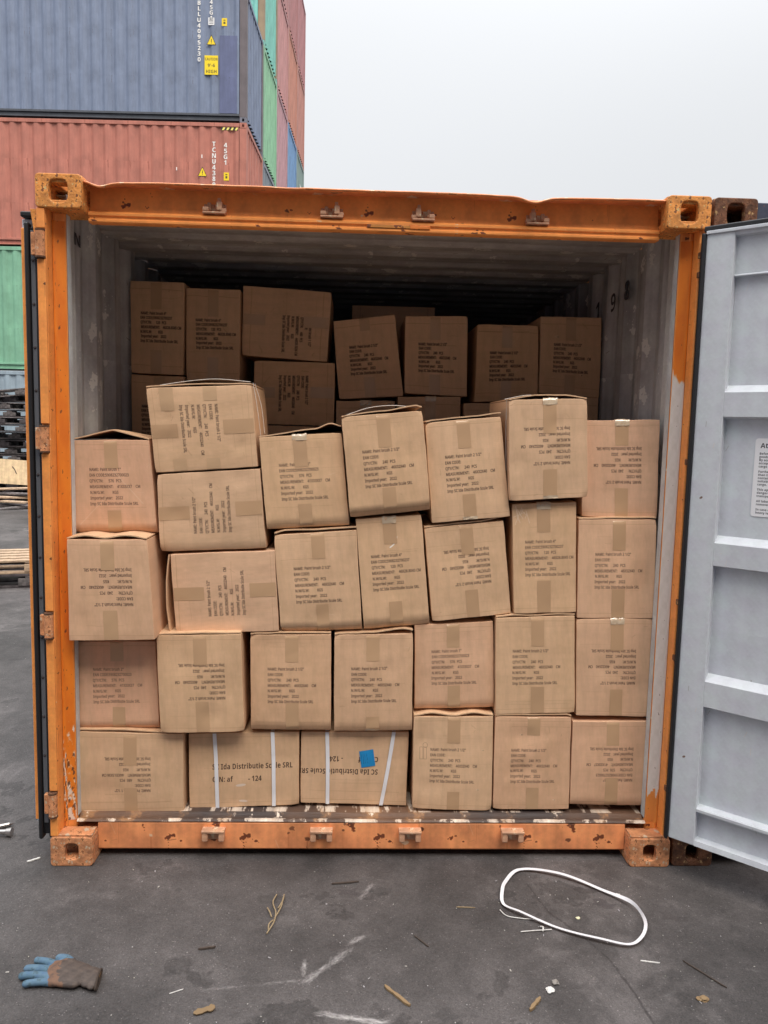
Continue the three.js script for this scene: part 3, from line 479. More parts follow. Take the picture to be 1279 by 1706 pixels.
const D = {
  F1: [-0.13, -1.158, 1.648, -0.861, 1.655, -0.832, 1.294, -1.155, 1.284],
  F2: [-0.12, -0.869, 1.852, -0.469, 1.875, -0.443, 1.562, -0.835, 1.529],
  F3: [-0.12, -0.830, 1.522, -0.435, 1.555, -0.409, 1.244, -0.820, 1.220],
  F4: [-0.12, -0.440, 1.675, -0.122, 1.700, -0.085, 1.339, -0.407, 1.317],
  F5: [-0.09, -0.123, 1.759, 0.187, 1.792, 0.230, 1.409, -0.082, 1.371],
  F6: [-0.12, 0.201, 1.744, 0.496, 1.778, 0.547, 1.388, 0.239, 1.353],
  F7: [-0.09, 0.518, 1.841, 0.822, 1.853, 0.844, 1.472, 0.537, 1.450],
  F8: [-0.15, 0.815, 1.770, 1.136, 1.779, 1.146, 1.391, 0.842, 1.388],
  G1: [-0.02, -1.141, 1.279, -0.843, 1.284, -0.818, 0.898, -1.140, 0.890],
  G2: [-0.12, -0.780, 1.212, -0.374, 1.235, -0.357, 0.913, -0.761, 0.894],
  G3: [-0.12, -0.379, 1.295, -0.056, 1.322, -0.027, 0.920, -0.348, 0.905],
  G4: [-0.12, -0.061, 1.364, 0.196, 1.387, 0.243, 0.946, -0.018, 0.920],
  G5: [-0.13, 0.210, 1.332, 0.524, 1.368, 0.569, 0.995, 0.253, 0.956],
  G6: [-0.12, 0.554, 1.435, 0.807, 1.450, 0.830, 1.006, 0.580, 0.995],
  G7: [-0.125, 0.822, 1.378, 1.135, 1.386, 1.153, 0.984, 0.836, 0.980],
  H1: [-0.135, -1.158, 0.855, -0.844, 0.861, -0.832, 0.499, -1.159, 0.490],
  H2: [-0.085, -0.829, 0.897, -0.501, 0.907, -0.486, 0.511, -0.815, 0.503],
  H3: [-0.12, -0.470, 0.895, -0.150, 0.901, -0.144, 0.502, -0.464, 0.502],
  H4: [-0.12, -0.137, 0.899, 0.177, 0.909, 0.184, 0.505, -0.131, 0.498],
  H5: [-0.14, 0.184, 0.938, 0.500, 0.959, 0.518, 0.598, 0.194, 0.587],
  H6: [-0.12, 0.507, 0.978, 0.825, 0.991, 0.845, 0.588, 0.520, 0.580],
  H7: [-0.125, 0.834, 0.977, 1.148, 0.982, 1.160, 0.573, 0.851, 0.576],
  B1: [-0.12, -1.167, 0.492, -0.734, 0.486, -0.733, 0.162, -1.164, 0.146],
  B2: [-0.15, -0.719, 0.476, -0.274, 0.488, -0.271, 0.177, -0.716, 0.157],
  B3: [-0.16, -0.266, 0.484, 0.174, 0.487, 0.170, 0.170, -0.266, 0.181],
  B4: [-0.12, 0.190, 0.566, 0.513, 0.569, 0.519, 0.168, 0.194, 0.178],
  B5: [-0.12, 0.520, 0.569, 0.832, 0.570, 0.840, 0.178, 0.525, 0.175],
  B6: [-0.12, 0.839, 0.552, 1.158, 0.555, 1.171, 0.190, 0.843, 0.194],
  K1: [-1.0, -1.172, 2.403, -0.911, 2.402, -0.920, 1.958, -1.172, 1.963],
  K2: [-1.02, -0.907, 2.379, -0.645, 2.380, -0.646, 1.934, -0.908, 1.933],
  K3: [-1.06, -0.636, 2.406, -0.200, 2.388, -0.216, 2.046, -0.641, 2.067],
  K4: [-1.06, -0.578, 2.043, -0.177, 2.041, -0.178, 1.726, -0.585, 1.729],
  K5: [-1.06, -0.189, 2.246, 0.117, 2.287, 0.170, 1.885, -0.153, 1.862],
  K6: [-1.06, 0.170, 2.281, 0.483, 2.290, 0.493, 1.890, 0.177, 1.900],
  K7: [-1.06, 0.536, 2.252, 0.845, 2.253, 0.853, 1.883, 0.532, 1.864],
  K8: [-1.06, 0.853, 2.298, 1.163, 2.302, 1.172, 1.902, 0.860, 1.917],
  L1: [-1.0, -1.172, 1.955, -0.914, 1.95, -0.916, 1.508, -1.172, 1.511],
  L4: [-1.06, -0.585, 1.723, -0.178, 1.720, -0.176, 1.4, -0.586, 1.4],
  L5: [-1.06, -0.168, 1.853, 0.129, 1.860, 0.139, 1.459, -0.161, 1.453],
  L6: [-1.06, 0.142, 1.881, 0.460, 1.889, 0.472, 1.466, 0.148, 1.459],
  L7: [-1.06, 0.478, 1.856, 0.808, 1.867, 0.819, 1.473, 0.485, 1.466],
  L8: [-1.06, 0.859, 1.894, 1.168, 1.902, 1.171, 1.481, 0.878, 1.474],
  Q1: [-1.6, -0.1, 2.41, 0.37, 2.41, 0.37, 2.12, -0.1, 2.12],
};
const FR = 'cartons in the front wall of the load', BK = 'cartons of the rear row in shade';
const row = (k, rot, o, label, depth = 0.44) => carton(D[k], depth, rot, o, label, FR);
// topmost row of the front wall
row('F1', 0, { text: Bt(), ink: 0.6, flap: tent(0.034, 0.05), sharp: 1, bf: 0.02, pink: 1.2, crush: 0.2, t1: 0.3, t2: 0.25, extra(g, W, H) { g.strokeStyle = 'rgba(232,206,178,.6)'; g.lineWidth = 2; g.beginPath(); g.moveTo(W * 0.5, H * 0.3); g.lineTo(W * 0.86, H * 0.68); g.moveTo(W * 0.08, H * 0.9); g.lineTo(W * 0.42, H * 0.6); g.stroke(); } }, 'pinkish carton beside the left post with its lid raised over a dark gap');
row('F2', 90, { text: A(), flap: [[-1, 0.002], [0, 0.006], [1, 0.001]], worn: 2, crush: 0.6, side: [[-0.63, 0.45, 0.99], [0.2, 0.66, 0.99], [-0.5, -0.98, -0.7], [0.15, -0.98, -0.72]], cords: [[[-0.9, 1, -0.02, 0.006], [-0.3, 1, -0.03, 0.022], [0.3, 1, -0.03, 0.028], [0.97, 1, -0.03, 0.014]], [[1, 1, -0.06, 0.012], [1.03, 0.6, -0.06], [1.06, -0.4, -0.07], [1.04, -0.95, -0.08]], [[1, 1, -0.12, 0.012], [1.08, 0.5, -0.13], [1.1, -0.2, -0.14]]] }, 'highest carton on the left, print turned sideways, wound with clear cord');
row('F3', 270, { text: A(), worn: 1.5, crush: 0.7, bf: 0.008 }, 'sideways printed carton directly under the cord-wound one');
row('F4', 0, { text: Bt(), ink: 0.66, flap: [[-1, 0], [0.35, 0.016], [0.72, 0.034], [1, 0.024]], bf: 0.014, t1: 0.34, clear: 1, yaw: 0.02 }, 'carton with its right flap lifted, right of the cord-wound carton');
row('F5', 0, { text: A(), ink: 0.9, flap: [[-1, 0.001], [0, 0.007], [0.85, 0.018], [1, 0.012]], bf: 0.024, t1: 0.33, t2: 0.27, cords: [[[-0.95, 1, -0.03, 0.006], [-0.3, 1, -0.05, 0.028], [0.3, 1, -0.05, 0.03], [0.9, 1, -0.05, 0.014]]] }, 'forward leaning carton at the middle of the top row with bold print');
row('F6', 0, { text: A(), ink: 0.88, flap: [[-1, 0.004], [0.3, 0.006], [1, 0.012]], crush: 0.5, t1: 0.28, clearLow: 1, clear: 0 }, 'tilted carton in the top row, right of the forward leaning one');
row('F7', 180, { text: A(), flap: [[-1, 0], [-0.3, 0.012], [0.4, 0.01], [1, 0]], clear: 1, clearLow: 1, t1: 0.3, t2: 0.34, crush: 0.6, worn: 1, cords: [[[-1, 1, -0.1, 0.008], [-0.4, 1, -0.1, 0.02], [0.3, 1, -0.1, 0.012], [0.95, 1, -0.06, 0.006]], [[-1, 1, -0.05, 0.004], [-1.02, 0.4, -0.05], [-1.02, -0.4, -0.05]]] }, 'highest carton on the right, print upside down, shiny tape on top');
row('F8', 180, { text: A(), clear: 1, pink: 0.8, crush: 0.2, worn: 1 }, 'top row carton by the right post, print upside down');
// second row
row('G1', 180, { text: A(), flap: pinned(0.011, -0.05, 0.012), sharp: 0, pink: 0.6, t2: 0.3 }, 'carton pushed out in front of the left post, flap pinned at its middle');
row('G2', 270, { text: A(), sideFlap: 0.022, worn: 1.5, crush: 0.5, pink: 0.5 }, 'sideways printed carton with an open flap at its left edge');
row('G3', 0, { text: A(), ink: 0.85, flap: [[-1, 0.006], [-0.7, 0.012], [0.2, 0.008], [1, 0.008]], bf: 0.02, t1: 0.26, t2: 0.28, tc: 0.05 }, 'carton with dark print left of the narrow carton with a white scuff');
row('G4', 0, { text: C4(), ink: 0.8, bf: 0.02, clear: 1, t1: 0.24, t2: 0.24, extra(g, W, H) { g.strokeStyle = 'rgba(246,240,232,.95)'; g.lineWidth = 6; g.lineCap = 'round'; g.beginPath(); g.moveTo(W * 0.6, H * 0.18); g.quadraticCurveTo(W * 0.59, H * 0.24, W * 0.49, H * 0.27); g.stroke(); } }, 'narrow tall carton with a curved white scuff near its top');
row('G5', 180, { text: A(), flap: [[-1, 0.001], [0.4, 0.004], [1, 0.012]], clear: 0, t2: 0.32, crush: 0.5 }, 'tilted carton printed upside down right of the scuffed narrow carton');
row('G6', 0, { text: C4(), ink: 0.62, clear: 1, t1: 0.26, t2: 0.3, worn: 1, extra(g, W, H) { g.strokeStyle = 'rgba(232,208,182,.85)'; g.lineWidth = 2.5; for (let i = 0; i < 9; i++) { g.beginPath(); g.moveTo(rr(0, W * 0.25), rr(4, H * 0.1)); g.lineTo(rr(0, W * 0.28), rr(H * 0.04, H * 0.2)); g.stroke(); } } }, 'narrow tall carton with creased corner under the highest right carton');
row('G7', 0, { text: A(), ink: 0.6, t1: 0.31, t2: 0.3, pink: 0.6, crush: 0.2, flap: [[-1, 0], [0, 0.003], [1, 0.004]] }, 'upright printed carton in the second row by the right post');
// third row
row('H1', 0, { text: Bt('2"'), ink: 0.46, bf: 0.018, pink: 1.3, t1: 0.22 }, 'faded pinkish carton in the recess above the bottom left carton');
row('H2', 180, { text: A(), flap: [[-1, 0.001], [0, 0.004], [1, 0.001]], t1: 0.32, t2: 0.3, worn: 1, tc: 0.02 }, 'protruding carton above the left strapped carton, print upside down');
row('H3', 0, { text: A(), ink: 0.68, bf: 0.014, flap: [[-1, 0.002], [0, 0.005], [1, 0.003]], t1: 0.28, t2: 0.3, pink: 0.4 }, 'carton above the gap between both strapped cartons');
row('H4', 0, { text: A(), ink: 0.72, bf: 0.012, flap: [[-1, 0.001], [-0.1, 0.004], [0.75, 0.017], [1, 0.012]], t1: 0.27, t2: 0.16, clearLow: 1, pink: 0.3 }, 'carton above the blue-stickered carton, torn tape at its foot');
row('H5', 0, { text: Bt(), ink: 0.56, bf: 0.012, t1: 0.28, t2: 0.28, pink: 0.8 }, 'carton with faint print and a crease, above the torn carton');
row('H6', 0, { text: A(), ink: 0.66, flap: pinned(0.006, 0.05, 0.005), t1: 0.3, t2: 0.28 }, 'third row carton under the narrow creased carton, print upright');
row('H7', 180, { text: A(), ink: 0.66, clear: 1, t1: 0.28, t2: 0.32, pink: 0.5 }, 'third row carton by the right post, print upside down');
// bottom row
row('B1', 180, { text: D1(), ink: 0.66, flap: [[-1, 0.004], [0, 0.008], [0.55, 0.003], [1, 0.002]], t1: 0.32, t2: 0.4, crush: 0.15 }, 'wide carton in the bottom left corner, print upside down');
const big = (x) => ({ x, y: 0.152, lh: 0.053, size: 0.031, sx: 0.8, bold: 1, lines: ['SC Ida Distributie Scule SRL', 'C/N: ' + 'af' + '|@145 - 124'] });
row('B2', 0, { text: big(0.094), ink: 0.86, tape: 0, crush: 0.2, straps: [[-0.53, -0.49], [0.52, 0.54]], extra(g, W, H) { g.fillStyle = 'rgba(226,206,190,.9)'; g.beginPath(); g.ellipse(W * 0.47, H * 0.7, 26, 7, -0.1, 0, 7); g.ellipse(W * 0.49, H * 0.92, 22, 6, 0.1, 0, 7); g.fill(); } }, 'wide carton with two white straps and large upright print');
row('B3', 180, { text: big(0.12), ink: 0.8, tape: 0, crush: 0.2, straps: [[-0.52, -0.49], [0.72, 0.52]], sticker: [0.24, 0.28, 0.16] }, 'white-strapped wide carton with a bright blue sticker');
row('B4', 0, { text: A(), ink: 0.6, flap: pinned(0.012, 0, 0.013), torn: 5, worn: 2, t1: 0.28, t2: 0.2, crush: 0.6, extra(g, W, H) { g.strokeStyle = 'rgba(96,72,54,.5)'; g.lineWidth = 2; g.strokeRect(W * 0.08, H * 0.33, 16, 62); g.strokeRect(W * 0.13, H * 0.33, 14, 62); g.beginPath(); g.arc(W * 0.15, H * 0.31, 12, 0, 6.3); g.stroke(); } }, 'torn bottom carton with arrow stencil and pinned flap, beside the blue-stickered one');
row('B5', 0, { text: A(), ink: 0.56, flap: [[-1, 0.003], [0, 0.006], [0.9, 0.008], [1, 0.002]], torn: 3, worn: 1.5, pink: 0.7, t1: 0.2, t2: 0.24, crush: 0.6 }, 'scuffed bottom carton with a small puncture near its upper right');
row('B6', 180, { text: Bt(), ink: 0.56, bf: 0.01, pink: 0.9, t1: 0.34, t2: 0.28, tc: 0.04 }, 'bottom right corner carton with upside down faded print');
// rear row, in the shade
const rear = (k, rot, o, label, depth = 0.44) => carton(D[k], depth, rot, { res: 620, ...o }, label, BK);
rear('K1', 0, { text: C4(), ink: 0.7 }, 'tall rear carton touching the left wall under the roof');
rear('K2', 0, { text: C4(), ink: 0.7 }, 'second tall rear carton from the left wall');
rear('K3', 90, { text: D1(), ink: 0.7, worn: 1 }, 'wide rear carton overhanging the one below, topmost near middle');
rear('K4', 90, { text: A(), ink: 0.75, worn: 1 }, 'shaded carton with sideways print beneath the wide overhanging one');
rear('K5', 0, { text: A(), ink: 0.75, t1: 0.16 }, 'leaning shaded carton right of the wide overhanging one');
rear('K6', 0, { text: A(), ink: 0.75, clear: 0 }, 'straight shaded carton right of the leaning rear one');
rear('K7', 0, { text: A(), ink: 0.75 }, 'lower set shaded carton with a pale tape strip on top');
rear('K8', 0, { text: A(), ink: 0.65, torn: 2 }, 'shaded rear carton against the right wall, scuffed low right');
rear('L1', 0, { text: C4(), ink: 0.75 }, 'shaded carton under the tall one at the left wall');
rear('L4', 90, { ink: 0.6 }, 'shaded carton mostly hidden below the sideways printed rear one');
rear('L5', 0, { clear: 1 }, 'shaded carton below the leaning rear one, shiny tape on top');
rear('L6', 0, { clear: 1 }, 'shaded carton below the straight rear one');
rear('L7', 0, {}, 'shaded carton below the lower set rear one');
rear('L8', 0, {}, 'shaded carton below the scuffed rear one at the right wall');
carton(D.Q1, 0.44, 90, { res: 400, far: 1 }, 'dim carton far inside behind the leaning rear one', 'cartons deep inside');
// ---------------------------------------------------------------- neighbouring container on the right
{
  const t = thing('shipping_container', 'dark weathered container standing tight against the orange one on its right', 'shipping container', null, [2.452, 0, -0.008]);
  for (const sx of [-1, 1]) for (const sy of [0, 1]) for (const sz of [0, 1]) { const c = part('corner_casting', sy ? castGeoTop : castGeoLow, M.castRust, t); c.position.set(sx * (HW - 0.081), sy ? HT - 0.059 : 0.059, sz ? -LEN : 0.006); if (sz) c.rotation.y = Math.PI; }
  const navy = painted([78, 88, 112], { vary: 14, chips: 0.12, streak: 10 }), navy2 = painted([60, 68, 88], { vary: 14, chips: 0.12 });
  for (const s of [-1, 1]) { part('corner_post', box(0.09, HT - 0.236, 0.14, s * 1.17, HT / 2, -0.08, 0.004), navy2, t); part('side_wall', ribbon(corrugation(5.75, 0.278, 0.036), 0.16, 2.54, (a, b, q) => V(s * (1.176 - b), q, -0.16 - a)), navy, t); part('bottom_side_rail', box(0.06, 0.12, LEN - 0.36, s * 1.187, 0.1, -LEN / 2, 0.004), navy2, t); part('top_side_rail', box(0.06, 0.06, LEN - 0.36, s * 1.187, 2.55, -LEN / 2, 0.004), navy2, t); }
  part('header', box(2.11, 0.12, 0.09, 0, 2.52, -0.05, 0.004), navy2, t); part('bottom_rail', box(2.11, 0.12, 0.1, 0, 0.11, -0.05, 0.004), navy2, t);
  for (const s of [-1, 1]) { const d = part('door', box(1.12, 2.28, 0.04, s * 0.563, 1.315, -0.03, 0.004), navy, t); for (const q of [0.2, 0.75]) part('lock_rod', tube([V(s * q, 0.15, 0.006), V(s * q, 1.3, 0.006), V(s * q, 2.48, 0.006)], 0.017, 10, 4), M.darkSteel, d); }
  part('roof', ribbon(corrugation(5.9, 0.21, 0.02), -1.2, 1.2, (a, b, q) => V(q, 2.57 + b, -0.06 - a)), navy, t); part('back_wall', box(2.25, 2.3, 0.04, 0, 1.32, -6.0, 0.004), navy, t);
}

// ---------------------------------------------------------------- stacked containers behind on the left
{
  const CL = 12.192, CH = 2.896, CW = 2.438, yaw = -2.1 * Math.PI / 180, OX = -2.72, OZ = -16.12;
  const grimeMaps = [0, 1, 2].map((k) => tex(canvas(512, 512, (x, y) => {
    const u = x / 512, v = y / 512, n = nz(u * 2 + k * 0.37, v * 0.35 + k * 0.2), n2 = nz(u + 0.2 + k * 0.3, v), n3 = nf(u * 8, v * 1.2 + k * 0.4), m = 1 + 0.07 * n + 0.08 * n2 + 0.035 * n3, q = [232 * m, 232 * m, 232 * m], rust = nz(u * 2.3 + k * 0.11, v * 0.5) + 0.5 * nf(u * 9, v * 0.8 + k * 0.6) + 0.3 * nf(u * 17, v * 7);
    return rust > 0.72 ? mix(q, [178, 160, 150], sst(0.72, 0.86, rust) * 0.55) : q;
  })[0], { repeat: true }));
  let gk = 0; const grime = (base) => std({ map: grimeMaps[gk++ % 3], color: new THREE.Color().setRGB(...base.map((v) => Math.min(1, v / 255 * 1.09)), THREE.SRGBColorSpace), roughness: 0.55 });
  const sideProf = corrugation(CL - 0.36, 0.278, 0.036, 0.26, 0.24), endProf = corrugation(CW - 0.3, 0.24, 0.06, 0.3, 0.2);
  // local frame: origin at the right front bottom corner; -x along the long side, -z into the row
  const G = {
    side: ribbon(sideProf, 0.19, CH - 0.09, (a, b, t) => V(-0.18 - a, t, -0.012 + b)), back: ribbon(sideProf, 0.19, CH - 0.09, (a, b, t) => V(-0.18 - a, t, -CW + 0.012 - b)),
    end: ribbon(endProf, 0.19, CH - 0.09, (a, b, t) => V(-0.02 + b, t, -0.15 - a)), end2: ribbon(endProf, 0.19, CH - 0.09, (a, b, t) => V(-CL + 0.02 - b, t, -0.15 - a)),
    roof: new THREE.BoxGeometry(CL - 0.02, 0.02, CW - 0.02).translate(-CL / 2, CH - 0.04, -CW / 2), floor: new THREE.BoxGeometry(CL - 0.3, 0.03, CW - 0.02).translate(-CL / 2, 0.16, -CW / 2),
    top: box(CL - 0.34, 0.085, 0.06, -CL / 2, CH - 0.052, -0.032, 0.006), low: [box(CL - 0.34, 0.05, 0.045, -CL / 2, 0.17, -0.03, 0.004), box(CL - 0.34, 0.1, 0.02, -CL / 2, 0.1, -0.055, 0.004), box(CL - 0.34, 0.016, 0.055, -CL / 2, 0.048, -0.036, 0.004)],
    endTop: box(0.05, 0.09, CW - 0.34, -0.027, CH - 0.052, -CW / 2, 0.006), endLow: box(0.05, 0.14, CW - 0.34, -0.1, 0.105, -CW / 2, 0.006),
    post: box(0.17, CH - 0.24, 0.15, -0.086, CH / 2, -0.08, 0.01), post2: box(0.17, CH - 0.24, 0.15, -0.086, CH / 2, -CW + 0.08, 0.01), cast: mergeGeometries([castGeoLow.clone(), castGeoLow.clone().rotateY(Math.PI / 2).translate(0.081 - 0.0, 0, -0.09)]),
  };
  const W = { white: '#e8e6e2', dark: '#33333a' };
  const sign = (parent, name, x, y, w, h, draw, label) => { const [c, g] = canvas(Math.round(256 * Math.min(1, w / h)), Math.round(256 * Math.min(1, h / w))); draw(g, c.width, c.height); const m = part(name, new THREE.PlaneGeometry(w, h), std({ map: tex(c), transparent: true, alphaTest: 0.4, roughness: 0.5 }), parent, label); m.position.set(x, y, -0.006); return m; };
  const column = (parent, x, y, ch, txt, label) => sign(parent, 'marking_text', x, y - ch * 1.13 * txt.length / 2, ch * 0.8, ch * 1.13 * txt.length, (g, w, h) => { g.fillStyle = W.white; g.textAlign = 'center'; g.textBaseline = 'middle'; const s = h / txt.length; g.font = `bold ${s * 1.1}px sans-serif`; [...txt].forEach((q, i) => g.fillText(q, w / 2, s * (i + 0.55))); }, label);
  const tri = (p, x, y, s) => sign(p, 'warning_sign', x, y, s, s, (g, w, h) => { g.fillStyle = '#3a3320'; g.beginPath(); g.moveTo(w / 2, 0); g.lineTo(w, h); g.lineTo(0, h); g.fill(); g.fillStyle = '#f0d21e'; g.beginPath(); g.moveTo(w / 2, h * 0.1); g.lineTo(w * 0.92, h * 0.95); g.lineTo(w * 0.08, h * 0.95); g.fill(); g.fillStyle = '#4a4020'; g.fillRect(w * 0.46, h * 0.4, w * 0.08, h * 0.32); g.fillRect(w * 0.46, h * 0.78, w * 0.08, h * 0.08); }, 'yellow warning triangle');
  const plate = (p, x, y, w, h, bg, draw, label) => sign(p, 'marking_plate', x, y, w, h, (g, a, b) => { g.fillStyle = bg; g.fillRect(0, 0, a, b); draw?.(g, a, b); }, label);
  const st = new Map(), mats = (col) => { const k = col.join(); if (!st.has(k)) st.set(k, grime(col)); return st.get(k); };
  const railShadeM = mats([58, 58, 62]);  // dark colour adds painted shade to the recessed end rails between tiers
  const lin = (c, k) => c.map((v) => v * k);
  function stacked(rowN, tier, col, label, group, o = {}) {
    const t = thing('shipping_container', label, 'shipping container', group); t.rotation.y = yaw;
    const d = -rowN * (CW + 0.12); t.position.set(OX + Math.sin(yaw) * d + (o.dx ?? 0), tier * CH, OZ + Math.cos(yaw) * d);
    const m = mats(col), r = o.rail ?? m, e = o.end ? mats(o.end) : m;
    part('side_panel', G.side, m, t); part('end_panel', G.end, e, t); part('top_rail', G.top, r, t); part('bottom_rail', G.low, o.low ?? r, t); part('end_top_rail', G.endTop, e, t); part('end_bottom_rail', G.endLow, railShadeM, t);
    part('corner_post', G.post, o.post ?? r, t); part('corner_post', G.post2, o.post ?? r, t); part('shell', [G.roof, G.floor, G.back, G.end2], m, t);
    for (const [y, z, f] of [[0.059, 0, 1], [CH - 0.059, 0, 1], [0.059, -CW, 0], [CH - 0.059, -CW, 0]]) { const c = part('corner_casting', castGeoLow, r, t); c.position.set(-0.083, y, z); if (!f) c.rotation.y = Math.PI; }
    return t;
  }
  // front row, four high
  stacked(0, 0, [150, 166, 178], 'pale blue-grey container at the foot of the stack behind the pallets', null);
  stacked(0, 1, [126, 176, 148], 'mint green container second from the ground in the front row', null);
  const red = stacked(0, 2, [180, 114, 98], 'faded red container with white lettering under the slate blue one', null);
  const blu = stacked(0, 3, [118, 130, 154], 'slate blue container with yellow caution sign, highest in the front row', null, { rail: mats([112, 112, 124]), low: mats([74, 78, 86]), post: mats([104, 96, 100]) });
  part('repaint_patch', box(0.4, 1.7, 0.006, -0.43, 1.05, -0.007, 0.002), mats([94, 102, 136]), blu, 'darker blue repaint patch');
  column(blu, -1.1, 2.66, 0.108, 'BLLU4095230', 'white container number'); column(blu, -0.82, 2.68, 0.102, '45G1', 'white size code');
  plate(blu, -0.82, 2.2, 0.14, 0.16, '#e4e4e4', (g, w, h) => { g.fillStyle = '#50545c'; for (let i = 0; i < 4; i++) g.fillRect(w * 0.15, h * (0.15 + i * 0.2), w * 0.7, h * 0.08); }, 'small white data plate');
  plate(blu, -0.52, 2.19, 0.12, 0.17, '#f0cf1c', (g, w, h) => { g.fillStyle = '#57501e'; g.fillRect(w * 0.3, h * 0.2, w * 0.4, h * 0.14); g.fillRect(w * 0.3, h * 0.45, w * 0.4, h * 0.3); }, 'small yellow height plate');
  tri(blu, -0.82, 1.8, 0.22);
  plate(blu, -0.82, 1.25, 0.31, 0.42, '#f2d417', (g, w, h) => { g.fillStyle = '#4a421a'; g.textAlign = 'center'; g.font = `bold ${h * 0.2}px sans-serif`; g.save(); g.translate(w / 2, h * 0.26); g.scale(0.78, 1); g.fillText('CAUTION', 0, 0); g.restore(); g.font = `bold ${h * 0.24}px sans-serif`; g.fillText("9'-6", w / 2, h * 0.6); g.fillText('HIGH', w / 2, h * 0.92); }, 'yellow CAUTION height sign');
  column(red, -0.76, 2.48, 0.115, 'TCNU4389', 'white container number'); column(red, -0.49, 2.46, 0.115, '45G1', 'white size code');
  tri(red, -1.03, 1.79, 0.22); plate(red, -0.47, 1.69, 0.12, 0.18, '#f0cf1c', (g, w, h) => { g.fillStyle = '#57501e'; g.fillRect(w * 0.3, h * 0.2, w * 0.4, h * 0.14); g.fillRect(w * 0.3, h * 0.45, w * 0.4, h * 0.3); }, 'small yellow height plate');
  plate(red, -0.47, 1.44, 0.14, 0.12, '#dcdcdc', (g, w, h) => { g.fillStyle = '#777'; for (let i = 0; i < 3; i++) g.fillRect(w * 0.15, h * (0.2 + i * 0.25), w * 0.7, h * 0.08); }, 'small white data plate');
  plate(red, -0.4, 2.755, 0.4, 0.06, '#2c2a22', (g, w, h) => { g.fillStyle = '#f0e27a'; for (let i = 0; i < 4; i++) { g.beginPath(); const x = w * (0.06 + i * 0.25); g.moveTo(x, h); g.lineTo(x + w * 0.08, 0); g.lineTo(x + w * 0.2, 0); g.lineTo(x + w * 0.12, h); g.fill(); } }, 'yellow and black height stripes');
  for (const [x, y, s] of [[-1.04, 2.13, 0.05], [-1.63, 1.84, 0.045]]) plate(red, x, y, s * 0.5, s * 1.6, '#eee4de', null, 'white paint mark');
  // rows behind, seen past the corner
  stacked(1, 4, [122, 188, 176], 'teal container with brown corner post above the second row', null, { post: mats([150, 130, 104]) });
  stacked(1, 3, [138, 186, 152], 'bright green container behind the slate blue one', null);
  stacked(1, 2, [124, 132, 140], 'grey container behind the faded red one', null);
  stacked(2, 5, [176, 130, 130], 'dull pink container top of the third row', null);
  stacked(2, 4, [186, 136, 134], 'pale pink container above the mauve one in the third row', null);
  stacked(2, 3, [180, 140, 146], 'mauve container in the third row behind the green one', null);
  stacked(3, 5, [168, 116, 116], 'dusty rose container top of the fourth row', null);
  stacked(3, 4, [186, 128, 110], 'rust brown container above the blue one in the fourth row', null);
  stacked(3, 3, [110, 146, 186], 'light blue container in the fourth row under the rust brown one', null);
  stacked(4, 5, [170, 118, 120], 'dark pink container top of the rearmost row', null);
  stacked(4, 4, [180, 126, 114], 'brown red container in the rearmost row above the grey-green one', null);
  const gg = stacked(4, 3, [126, 146, 142], 'grey-green container with white marks in the rearmost row', null);
  const pl = plate(gg, 0, 1.6, 0.5, 0.9, '#d8dcda', null, 'white mark'); pl.position.set(0.004, 1.55, -1.2); pl.rotation.y = Math.PI / 2;
  // added unseen stack behind the viewer: it shades the inside of the open container
  for (let k = 0; k < 5; k++) for (let i = 0; i < 3; i++) {
    const t = stacked(0, k, [[150, 110, 100], [120, 130, 150], [130, 140, 136]][(k + i) % 3], 'unseen container added behind the viewer to shade the open doorway', 'added containers behind the viewer');
    t.rotation.y = Math.PI; t.position.set(-18.4 + i * 12.25, k * CH, 11.5);
  }
}

